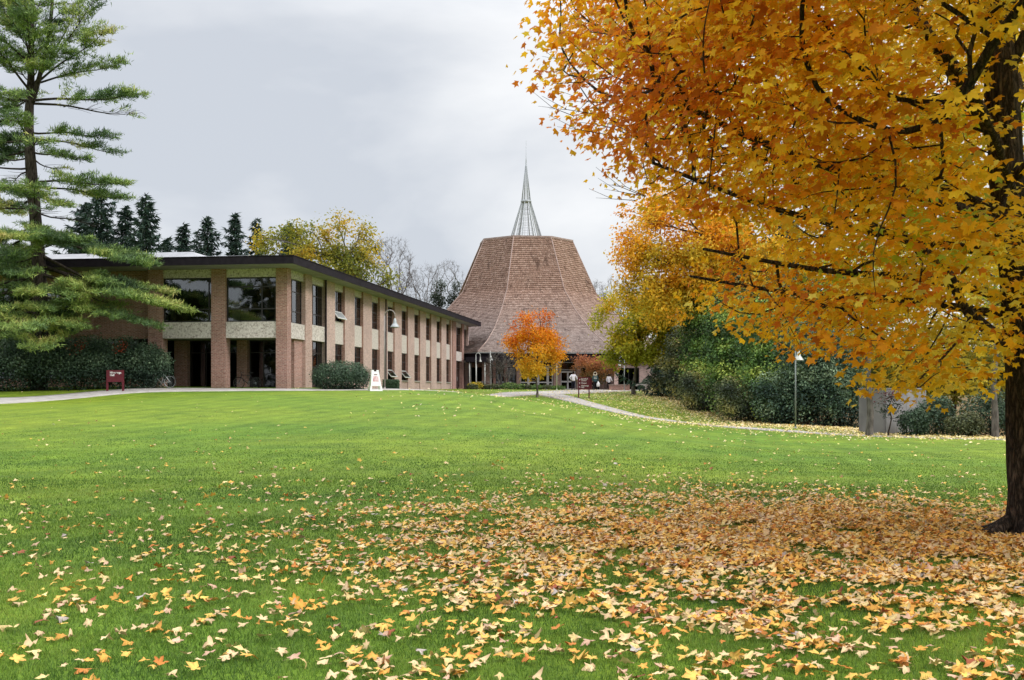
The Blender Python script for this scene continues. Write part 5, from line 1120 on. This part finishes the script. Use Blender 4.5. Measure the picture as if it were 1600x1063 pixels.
for i in singles:
    k, T = int(ck[i]), int(i % 6)
    if (k, T) not in fm:
        Vt = FT[T][0].copy(); Ft = FT[T][1]; st = np.array([(-.03, -.08, 0), (.03, -.08, 0), (.07, -1.0, .12), (.04, -1.0, .12)]); nv = len(Vt)
        Vs = np.concatenate([Vt, st]); Fs = [Ft, np.array([[nv, nv + 1, nv + 2, nv + 3]])]
        fm[k, T] = mesh_np('fallen_leaf', Vs, Fs, M_litter, np.vstack([within(FT[T], T * 9 + k, FCOL[k:k + 1] * .97), np.tile(FCOL[k] * .6, (4, 1))]))
    o = bpy.data.objects.new('fallen_leaf', fm[k, T]); COL.objects.link(o)
    o.matrix_world = Matrix.LocRotScale(Vector(pos[i]), Matrix(fr_[i].tolist()).to_quaternion(), Vector(sc3[i].tolist()))
    far_ = 'nearest row' if dist[order][i] < 6.9 else 'a little further back'; szn = 'large ' if sc[i] > .064 else 'small ' if sc[i] < .047 else ''; fl = 'on edge' if fr_[i][2, 2] < .86 else 'flat'
    side = 'left' if pos[i][0] / pos[i][1] < -.14 else 'right' if pos[i][0] / pos[i][1] > .17 else 'middle'
    tag(o, f'{szn}{CN[k]} fallen leaf {fl}, {side} of the foreground, {far_}', 'leaf', f'{szn}{CN[k]} leaves {fl} at the {side}, {far_}')
# small yellow litter along the shrubbery, on the slope and scattered over the far lawn
s_ = np.random.default_rng(123); q = []
while sum(len(a) for a in q) < 26000:
    y = s_.uniform(36, 112, 40000); x = s_.uniform(-6, 34, 40000); bdv = bed_dist(x, y); d_ = np.exp(-np.clip(-bdv, 0, 99) / np.where(y < 62, 1.9, 3.2)) * (bdv < 2.5); d_ *= np.where(y < 66, 1.0, .35); d_ += .004 * (bdv < 0)
    k = s_.uniform(size=len(x)) < d_; q.append(np.stack([x[k], y[k]], 1))
q = np.concatenate(q)[:26000]; n = len(q); zz_ = tz(q[:, 0], q[:, 1]) + s_.uniform(.04, .075, n)
Vv, Fc = scatter(*LEAFLET, np.stack([q[:, 0], q[:, 1], zz_], 1), frames(np.array([0, 0, 1.0]) + s_.normal(size=(n, 3)) * .35, s_.normal(size=(n, 3))), s_.uniform(.08, .15, n))
o = link('leaf_litter', mesh_np('leaf_litter', Vv, Fc, M_litter, np.repeat(np.array([(.80, .66, .26), (.78, .60, .36), (.6, .38, .14), (.72, .62, .42)])[s_.choice(4, n, p=[.5, .22, .13, .15])], 4, 0)), kind='stuff'); o['label'] = 'small yellow leaves littering the ground along the shrubbery and path'
q = s_.uniform(size=(500, 2)) * np.array([60, 70]) + np.array([-34, 24]); zz_ = tz(q[:, 0], q[:, 1]) + .03
Vv, Fc = scatter(*LEAFLET, np.stack([q[:, 0], q[:, 1], zz_], 1), frames(np.array([0, 0, 1.0]) + s_.normal(size=(500, 3)) * .4, s_.normal(size=(500, 3))), s_.uniform(.06, .11, 500))
o = link('leaf_litter', mesh_np('leaf_litter', Vv, Fc, M_litter, np.tile(np.array([(.8, .62, .3)]), (2000, 1))), kind='stuff'); o['label'] = 'few stray leaves on the open lawn'
# ------------------------------------------------------------------ props
def text_obj(body, size, mat, parent, loc, rot=(R(90), 0, 0), ext=0.004, align='LEFT', bold=0.0):
    c = bpy.data.curves.new('lettering', 'FONT'); c.body = body; c.size = size; c.extrude = ext; c.align_x = align; c.offset = bold; c.space_line = .85
    o = bpy.data.objects.new('lettering_source', c); COL.objects.link(o); bpy.context.view_layer.update()
    me = bpy.data.meshes.new_from_object(o.evaluated_get(bpy.context.evaluated_depsgraph_get())); bpy.data.objects.remove(o); me.materials.clear(); me.materials.append(mat)
    t = link('lettering', me, parent); t.location = loc; t.rotation_euler = rot; return t
M_letter = principled('white_lettering', (.78, .72, .74), .5, .3)[0]
# maroon hall sign by the hedge
Yh = 58.6; b_ = ground_at(180, Yh)
sg = empty('hall_sign', b_, R(-6), 'maroon sign on two posts naming the hall, before the evergreen bushes', 'sign')
mpp = Yh / F
MB().box(-.47, -.035, .50, .47, .035, 1.12).build('board', M_maroon, sg)
for x in (-.43, .43): MB().box(x - .05, -.03, -.1, x + .05, .03, .495).build('post', M_maroon, sg)
text_obj('Hiemenga\nHall', .155, M_letter, sg, (-.27, -.045, .94), bold=.004)
# directional sign
b_ = ground_at(913, 87)
dsg = empty('direction_sign', b_, R(4), 'maroon direction sign with white arrows on two posts beside the path fork', 'sign')
MB().box(-.50, -.04, .68, .42, .04, 1.62).build('board', M_maroon, dsg)
for x in (-.44, .37): MB().box(x - .045, -.035, -.15, x + .045, .035, .675).build('post', M_maroon, dsg)
for t_, z in (('Spoelhof\nCenter', 1.44), ('Chapel', 1.11), ('Hiemenga\nHall', .91)): text_obj(t_, .15, M_letter, dsg, (-.26, -.05, z), bold=.003)
def arrow(z, ang):
    m = MB(); c, s = math.cos(ang), math.sin(ang); rt = lambda x, y: (-.37 + c * x - s * y, -.05, z + s * x + c * y)
    m.quad(rt(-.018, -.06), rt(.018, -.06), rt(.018, .02), rt(-.018, .02)); m.quad(rt(-.05, .02), rt(.05, .02), rt(0, .075)); return m.build('arrow', M_letter, dsg)
arrow(1.42, R(-45)); arrow(1.15, 0); arrow(.85, R(45))
MB().obox((.52, .10, 1.12), (.085, .14, 0), (-.02, .015, 0), (0, 0, .44)).build('side_board', M_maroon, dsg)
# sandwich board
b_ = ground_at(586, 60.4)
sb = empty('sandwich_board', b_, R(18), 'white folding sandwich board with a red-printed notice on the path edge', 'sign')
H, Wd, hs = 1.13, .62, .33; an = math.atan2(hs, H)
for sgn in (-1, 1):
    def q(x, f): return (x * (1 - .38 * f), sgn * (hs * (1 - f) + .02), H * f)
    def bar(x0, x1, f0, f1, th=.022):
        m = MB(); a = [q(x0, f0), q(x1, f0), q(x1, f1), q(x0, f1)]; n = len(m.v)
        for p in a: m.v.append((p[0], p[1] - th, p[2]))
        for p in a: m.v.append((p[0], p[1] + th, p[2]))
        for f in [(0,1,2,3),(7,6,5,4),(0,4,5,1),(1,5,6,2),(2,6,7,3),(3,7,4,0)]: m.f.append(f); m.sm.append(False)
        return m
    w = Wd / 2
    pn = bar(-w, w, .24, .93).build('panel', M_white, sb)
    for a, b2 in ((-w - .03, -w + .07), (w - .07, w + .03)): bar(a, b2, 0, .235).build('leg', M_white, sb)
    bar(-w + .071, w - .071, 0, .07).build('rail', M_white, sb); bar(-w, -w + .2, .935, 1.0).build('hinge', M_white, sb); bar(w - .2, w, .935, 1.0).build('hinge', M_white, sb)
    if sgn < 0:
        M_notice = noisy('notice_print', (.50, .22, .24), (.75, .62, .62), 7, .6); m = MB()
        m.quad(*[(p[0], p[1] - .026, p[2]) for p in (q(-.19, .45), q(.19, .45), q(.19, .72), q(-.19, .72))]); m.build('notice', M_notice, sb)
        m = MB(); m.quad(*[(p[0], p[1] - .026, p[2]) for p in (q(-.12, .76), q(.14, .76), q(.14, .80), q(-.12, .80))]); m.build('heading_strip', M_maroon, sb)
# bicycles
M_rubber = principled('tyre_rubber', (.02, .02, .02), .8, .2)[0]
def ring(m, c, r, t, ax='y', n=28):
    pts = [(c[0] + r * math.cos(2*math.pi*k/n), c[1], c[2] + r * math.sin(2*math.pi*k/n)) for k in range(n + 1)]; m.tube(pts, t, 6, False)
def bicycle(loc, rz, label, fmat, rim, rr=.34):
    o = empty('bicycle', loc, rz, label, 'bicycle', 'bicycles by the porch'); ws = []
    for cx in (-.52, .52):
        m = MB(); ring(m, (cx, 0, rr), rr - .028, .012); m.lathe((cx, 0, rr), [(.001, 0), (.001, .001)], 3); w = m.build('wheel', rim, o)
        m = MB(); ring(m, (cx, 0, rr), rr - .012, .018); m.build('tyre', rim if rim is M_steel else M_rubber, w)
        m = MB()
        for k in range(18): a = 2 * math.pi * k / 18; m.tube([(cx, .012 * (-1)**k, rr), (cx + (rr-.03) * math.cos(a), 0, rr + (rr-.03) * math.sin(a))], .0028, 3, False)
        m.tube([(cx, -.05, rr), (cx, .05, rr)], .022, 8); m.build('spokes', M_steel, w)
    bbp = (-.06, 0, .29); st = (-.19, 0, .78); hd = (.36, 0, .82); hl = (.39, 0, .68); m = MB()
    for a, b2, t in ((bbp, st, .018), (st, hd, .018), (bbp, hl, .022), (hd, hl, .022), (bbp, (-.52, .04, rr), .01), (bbp, (-.52, -.04, rr), .01), (st, (-.52, .04, rr), .009), (st, (-.52, -.04, rr), .009), (hl, (.52, .045, rr), .012), (hl, (.52, -.045, rr), .012)): m.tube([a, b2], t, 7)
    m.build('frame', fmat, o); m = MB(); m.tube([(-.19, 0, .78), (-.225, 0, .93)], .013, 6); m.obox((-.24, 0, .95), (.13, 0, .01), (0, .055, 0), (0, 0, .022)); m.build('saddle', M_blackmetal, o)
    m = MB(); m.tube([(.36, 0, .82), (.34, 0, .94)], .014, 6); m.tube([(.30, -.28, 1.0), (.36, -.1, .96), (.36, .1, .96), (.30, .28, 1.0)], .013, 6); m.build('handlebar', M_blackmetal, o)
    m = MB(); ring(m, (-.06, -.03, .29), .085, .008, n=16); m.tube([(-.06, -.04, .29), (.04, -.05, .15)], .01, 5); m.tube([(-.06, .04, .29), (-.16, .05, .43)], .01, 5); m.obox((.05, -.09, .14), (.04, 0, 0), (0, .04, 0), (0, 0, .01)); m.obox((-.17, .09, .44), (.04, 0, 0), (0, .04, 0), (0, 0, .01)); m.build('crank', M_steel, o)
    return o
M_silver = principled('silver_paint', (.62, .64, .66), .35, .5, .3)[0]
b_ = ground_at(251, 61.4, .035); o = bicycle(b_, R(176), 'silver bicycle leaning at the end of the evergreen bushes', M_silver, M_silver); o.rotation_euler[1] = 0
b_ = ground_at(385, 65.0); bicycle((b_[0], 65.2, HZ + .01), R(170), 'dark bicycle parked inside the shaded porch', M_blackmetal, M_blackmetal, .35)
# lamps: slim post, curved arm ending in a bell shade
def lamp(px, Y, H, arm, rz, label, group, postmat=None, bulb=.27):
    b = ground_at(px, Y); o = empty('street_lamp', b, rz, label, 'lamp post', group); s = arm / 2; r0 = .045
    MB().tube([(0, 0, -.1), (0, 0, H - s - .001)], [r0, r0 * .85], 10).build('post', postmat or M_post, o)
    MB().lathe((0, 0, 0), [(.11, -.02), (.11, .03), (.07, .05), (.05, .12)], 12).build('base', postmat or M_post, o)
    m = MB(); pts = [(0, 0, H - s)] + [(s - s * math.cos(a), 0, H - s + s * math.sin(a)) for a in [R(12 * k) for k in range(1, 16)]] + [(arm, 0, H - s - .18)]
    m.tube(pts, .028, 8); m.build('arm', postmat or M_post, o); m = MB(); hz = H - s - .18
    m.lathe((arm, 0, hz - .5), [(bulb, 0), (bulb * .98, .02), (bulb * .62, .16), (bulb * .42, .24), (bulb * .38, .33), (bulb * .30, .42), (.05, .50), (.04, .52)], 20); sh = m.build('lamp_shade', M_steel if postmat is M_post_tan else M_lamp, o)
    m = MB(); m.lathe((arm, 0, hz - .53), [(bulb * .5, 0), (bulb * .7, .028)], 14); m.build('lens', M_soffit, sh); return o
lamp(601, 64.5, 4.55, .62, R(-12), 'arched lamp post with bell shade beside the hall wall', 'lamp posts with bell shades', M_post_tan)
lamp(1243, 61.5, 4.72, .6, R(-88), 'tall grey lamp post with bell shade before the right-hand shrubbery', 'lamp posts with bell shades')
lamp(743.6, 116, 3.75, .45, R(0), 'small arched lamp at the covered walk nearest the hall', 'lamp posts with bell shades', M_lamp, .16)
lamp(766, 114, 3.9, .5, R(85), 'bell lamp just left of the grey multi-stemmed tree', 'lamp posts with bell shades', M_lamp, .25)
lamp(870, 110, 4.1, .3, R(-25), 'lamp post with a cross bar in front of the chapel doors', 'lamp posts with bell shades', M_lamp, .17)
lamp(975.5, 107, 3.3, .45, R(180), 'thin lamp post under the yellow-green tree at the chapel end', 'lamp posts with bell shades', M_steel, .17)
lp = [o for o in COL.objects if o.get('label', '').startswith('lamp post with a cross bar')][0]; MB().tube([(-.55, 0, 2.72), (.55, 0, 2.72)], .03, 6).build('cross_bar', M_lamp, lp)
# grey wall enclosure at right
a, b2, c = ground_at(1343, 59), ground_at(1384, 57.0), ground_at(1446, 58.6)
gw = empty('grey_wall', (a[0], a[1], a[2]), 0, 'plain grey panelled wall among the bushes left of the big maple trunk', 'wall')
M_gp = noisy('grey_panel_shaded', (.15, .14, .145), (.22, .205, .21), .8, .8, .2);  # the trees' shade is put into the wall's greys, darkest on this face
def wallrun(p, q, n, mt):
    p, q = Vector(p) - gw.location, Vector(q) - gw.location; d = (q - p) / n; nn = Vector((-d.y, d.x, 0)).normalized()
    for k in range(n):
        s_, e = p + d * (k + .012), p + d * (k + .988); z0 = -.6; z1 = 2.28; m = MB(); m.obox(((s_.x+e.x)/2, (s_.y+e.y)/2, (z0+z1)/2), ((e.x-s_.x)/2, (e.y-s_.y)/2, 0), (nn.x*.05, nn.y*.05, 0), (0, 0, (z1-z0)/2)); m.build('panel', mt, gw)
    cp = MB(); cc = (p + q) / 2; cp.obox((cc.x, cc.y, 2.32), ((q.x-p.x)/2, (q.y-p.y)/2, 0), (nn.x*.08, nn.y*.08, 0), (0, 0, .035)); cp.build('coping', mt, gw)
    cp = MB(); cp.obox((cc.x + nn.x*.09, cc.y + nn.y*.09, .8), ((q.x-p.x)/2, (q.y-p.y)/2, 0), (nn.x*.03, nn.y*.03, 0), (0, 0, 1.35)); cp.build('backing', M_dark, gw)
wallrun(a, (b2[0] - .01, b2[1], a[2]), 2, M_gp); wallrun((b2[0], b2[1], a[2]), (c[0], c[1], a[2]), 4, noisy('grey_panel_lit', (.25, .24, .245), (.33, .32, .325), .8, .8, .2))  # second run takes a paler grey, the lighter face painted in
# brick planters and benches by the chapel
def brickbox(name, px0, px1, Y, dy, h, label, cat, mat=M_brick, cap=M_ridge):
    b = ground_at((px0 + px1) / 2, Y); w = (px1 - px0) / F * Y / 2; o = empty(name, b, 0, label, cat); m = MB(); m.box(-w, 0, -.2, w, dy, h - .09); m.build('wall', mat, o); m = MB(); m.box(-w - .05, -.05, h - .088, w + .05, dy + .05, h); m.build('coping', cap, o); return o
brickbox('brick_planter', 953, 984, 108.5, 1.6, .6, 'low brick planter with pink coping right of the walkers', 'planter'); brickbox('brick_planter', 905, 925, 109.5, 1.2, .5, 'low brown planter behind the direction sign', 'planter')
def bench(px, Y, w, label, mat):
    o = empty('bench', ground_at(px, Y), 0, label, 'bench', 'benches by the chapel'); MB().box(-w, -.2, .42, w, .2, .50).build('seat', mat, o); MB().box(-w, .18, .52, w, .22, .62).build('backrest', mat, o)
    for s_ in (-1, 1): MB().box(s_ * w * .8 - .05, -.18, 0, s_ * w * .8 + .05, .18, .418).build('leg', mat, o)
bench(1000, 112, .7, 'pale low bench under the yellow-green tree', M_concrete)
def picnic(px, Y, label):
    o = empty('picnic_table', ground_at(px, Y), 0, label, 'table', 'tables by the covered walk'); MB().box(-.8, -.4, .72, .8, .4, .77).build('table_top', M_steel, o)
    for s_ in (-1, 1): MB().box(-.8, s_ * .75 - .12, .43, .8, s_ * .75 + .12, .47).build('seat', M_steel, o)
    MB().box(-.05, -.7, 0, .05, .7, .06).box(-.05, -.05, .06, .05, .05, .718).box(-.05, -.7, .38, .05, .7, .425).build('leg', M_blackmetal, o)
picnic(756, 114.5, 'grey table under the covered walk'); picnic(787, 115.5, 'grey table behind the grey multi-stemmed tree')

# ------------------------------------------------------------------ people
def skin(name, joints, edges, radii, mat, parent, sub=2, root=0):
    me = bpy.data.meshes.new(name); me.from_pydata([tuple(j) for j in joints], edges, []); o = bpy.data.objects.new(name, me); COL.objects.link(o)
    o.modifiers.new('s', 'SKIN'); o.modifiers.new('d', 'SUBSURF').levels = sub
    for i, r_ in enumerate(radii): me.skin_vertices[0].data[i].radius = r_ if hasattr(r_, '__len__') else (r_, r_); me.skin_vertices[0].data[i].use_root = (i == root)
    bpy.context.view_layer.update(); dg = bpy.context.evaluated_depsgraph_get(); m2 = bpy.data.meshes.new_from_object(o.evaluated_get(dg)); bpy.data.objects.remove(o)
    m2.materials.clear(); m2.materials.append(mat); m2.polygons.foreach_set('use_smooth', [True] * len(m2.polygons)); m2.name = name
    return link(name, m2, parent)
M_skin = principled('skin', (.45, .26, .19), .6, .3)[0]
def cloth(n_, c): return noisy(n_, tuple(v * .85 for v in c), c, 9, .9, .1)
def person(px, Y, h, rz, label, top, top_len, legs, hair, arms, step, hood=None, longhair=False):
    """faces local +y; arms: (left elbow, left wrist), (right elbow, right wrist); step: (left foot y, right foot y)"""
    o = empty('person', ground_at(px, Y, .026), rz, label, 'person'); s = h / 1.75
    J = {'pel': (0, 0, .95), 'ch': (0, 0, 1.28), 'nk': (0, 0, 1.47), 'hd0': (0, .02, 1.55), 'hd': (0, .02, 1.64), 'hdt': (0, .01, 1.70)}
    for sd, (el, wr), fy in ((-1, arms[0], step[0]), (1, arms[1], step[1])):
        k = 'l' if sd < 0 else 'r'
        J[k+'sh'] = (sd * .17, 0, 1.40); J[k+'el'] = el; J[k+'wr'] = wr
        w = Vector(wr); e = Vector(el); d = (w - e).normalized(); sdv = Vector((0, 1, 0)); J[k+'pa'] = tuple(w + d * .06)
        for f in range(4): J[k+'f%d' % f] = tuple(w + d * (.15 - .012 * abs(f - 1.4)) + sdv * (.022 * (f - 1.5)))
        J[k+'th'] = tuple(w + d * .08 + sdv * .05)
        J[k+'hp'] = (sd * .095, 0, .90); J[k+'kn'] = (sd * .10, fy * .45 + .03, .50); J[k+'an'] = (sd * .10, fy, .09 + (.06 if fy < -.1 else 0)); J[k+'to'] = (sd * .12, fy + .16, .035)
    names = list(J); ix = {n_: i for i, n_ in enumerate(names)}; rad = dict(pel=(.13, .10), ch=(.145, .10), nk=.055, hd0=.062, hd=(.078, .092), hdt=(.055, .065))
    for k in 'lr': rad.update({k+'sh': .055, k+'el': .042, k+'wr': .028, k+'pa': (.034, .018), k+'th': .010, k+'hp': .085, k+'kn': .058, k+'an': .038, k+'to': (.04, .025)}); rad.update({k+'f%d' % f: .009 for f in range(4)})
    Ed = [('pel', 'ch'), ('ch', 'nk'), ('nk', 'hd0'), ('hd0', 'hd'), ('hd', 'hdt')]
    for k in 'lr': Ed += [('ch', k+'sh'), (k+'sh', k+'el'), (k+'el', k+'wr'), (k+'wr', k+'pa'), (k+'pa', k+'th'), ('pel', k+'hp'), (k+'hp', k+'kn'), (k+'kn', k+'an'), (k+'an', k+'to')] + [(k+'pa', k+'f%d' % f) for f in range(4)]
    body = skin('body', [tuple(v * s for v in J[n_]) for n_ in names], [(ix[a], ix[b]) for a, b in Ed], [tuple(v * s for v in rad[n_]) if hasattr(rad[n_], '__len__') else rad[n_] * s for n_ in names], M_skin, o)
    # nose and ears on the head
    def sub(names_, ed, rd, nm, mat, sb=2): return skin(nm, [tuple(v * s for v in (J[n_] if isinstance(n_, str) else n_)) for n_ in names_], ed, [tuple(v * s for v in r_) if hasattr(r_, '__len__') else r_ * s for r_ in rd], mat, o, sb)
    sub([(0, 0, top_len), 'pel', 'ch', (0, 0, 1.45), 'lsh', 'lel', 'lwr', 'rsh', 'rel', 'rwr'], [(0, 1), (1, 2), (2, 3), (2, 4), (4, 5), (5, 6), (2, 7), (7, 8), (8, 9)], [(.185, .15), (.17, .14), (.185, .135), (.085, .08), .085, .066, .05, .085, .066, .05], 'jacket', top)
    for k in 'lr': sub([k+'hp', k+'kn', k+'an'], [(0, 1), (1, 2)], [(.115, .12), .082, .065], 'trouser_leg', legs); sub([tuple(np.array(J[k+'an']) - np.array([0, .03, .035])), tuple(np.array(J[k+'to']) + np.array([0, .03, .005]))], [(0, 1)], [.055, (.05, .038)], 'shoe', M_blackmetal, 1)
    hm = cloth('hair', hair); m = MB(); m.lathe((0, -.01 * s, 1.60 * s), [(.04*s, -.06*s), (.093*s, -.03*s), (.103*s, .05*s), (.09*s, .12*s), (.05*s, .165*s), (.005, .175*s)], 16); m.build('hair', hm, o)
    m = MB(); m.tube([(0, .11 * s, 1.66 * s), (0, .135 * s, 1.625 * s)], [.01, .014], 6); m.build('nose', M_skin, o)
    if hood: 
        m = MB(); pts = [(.155 * s * math.cos(a), -.03, (1.60 + .16 * math.sin(a)) * s) for a in [R(-30 + 15 * k) for k in range(17)]]; m.tube(pts, .035, 8); m.tube([(-.17*s, -.06, 1.5*s), (0, -.14, 1.47*s), (.17*s, -.06, 1.5*s)], .05, 8); m.build('hood', hood, o)
    return o
navy = cloth('dark_denim', (.02, .02, .032)); wht = cloth('white_fabric', (.72, .70, .74)); grn = cloth('teal_fabric', (.05, .10, .11)); blk = cloth('black_fabric', (.015, .014, .016))
A_hang = ((-.24, .02, 1.14), (-.25, .06, .90)), ((.24, .02, 1.14), (.25, .06, .90))
person(895.8, 108.5, 1.80, R(4), 'person in white jacket and black trousers walking to the chapel, hand on hip', wht, .84, navy, (.02, .015, .012), (((-.36, -.08, 1.16), (-.2, .02, .98)), ((.33, .02, 1.18), (.36, .1, .98))), (.14, -.16))
p2 = person(930, 108, 1.72, R(-3), 'person in teal jacket with pale fur-edged hood behind the direction sign', grn, .80, blk, (.06, .035, .02), (A_hang[0], ((.25, .02, 1.14), (.28, .05, .88))), (-.1, .12), hood=cloth('pale_fur', (.62, .55, .42)))
person(951.5, 109.5, 1.56, R(-8), 'person in loose white top and dark skirt walking right of the others', wht, .78, blk, (.015, .012, .012), (A_hang[0], ((.27, .03, 1.14), (.36, .08, .95))), (.12, -.15))
# stripes on the teal jacket's back
m = MB()
for z, w in ((1.26, .14), (1.12, .16)): m.obox((0, -.155, z), (w, 0, 0), (0, .006, 0), (0, 0, .028))
m.build('stripe', M_lamp, p2)
# white shopping bag held by the hooded person
bx, by, bz = ground_at(934.6, 108, .03); m = MB(); m.lathe((0, 0, 0), [(.10, 0), (.17, .05), (.17, .28), (.10, .42), (.03, .52)], 10)
bag = m.build('shopping_bag', M_white); bag.location = (bx, by, bz + .34); tag(bag, 'bulging white carrier bag hanging from the hooded person\'s hand', 'bag')
m = MB(); m.tube([(0, 0, .5), (-.01, 0, .60)], .015, 5); m.build('handle', M_white, bag)
for o in list(COL.objects):
    if o.type == 'MESH' and o.data and not o.data.materials: print('no material', o.name)
print('tris', sum(len(o.data.loops) - 2 * len(o.data.polygons) for o in COL.objects if o.type == 'MESH'), 'objects', len(COL.objects))
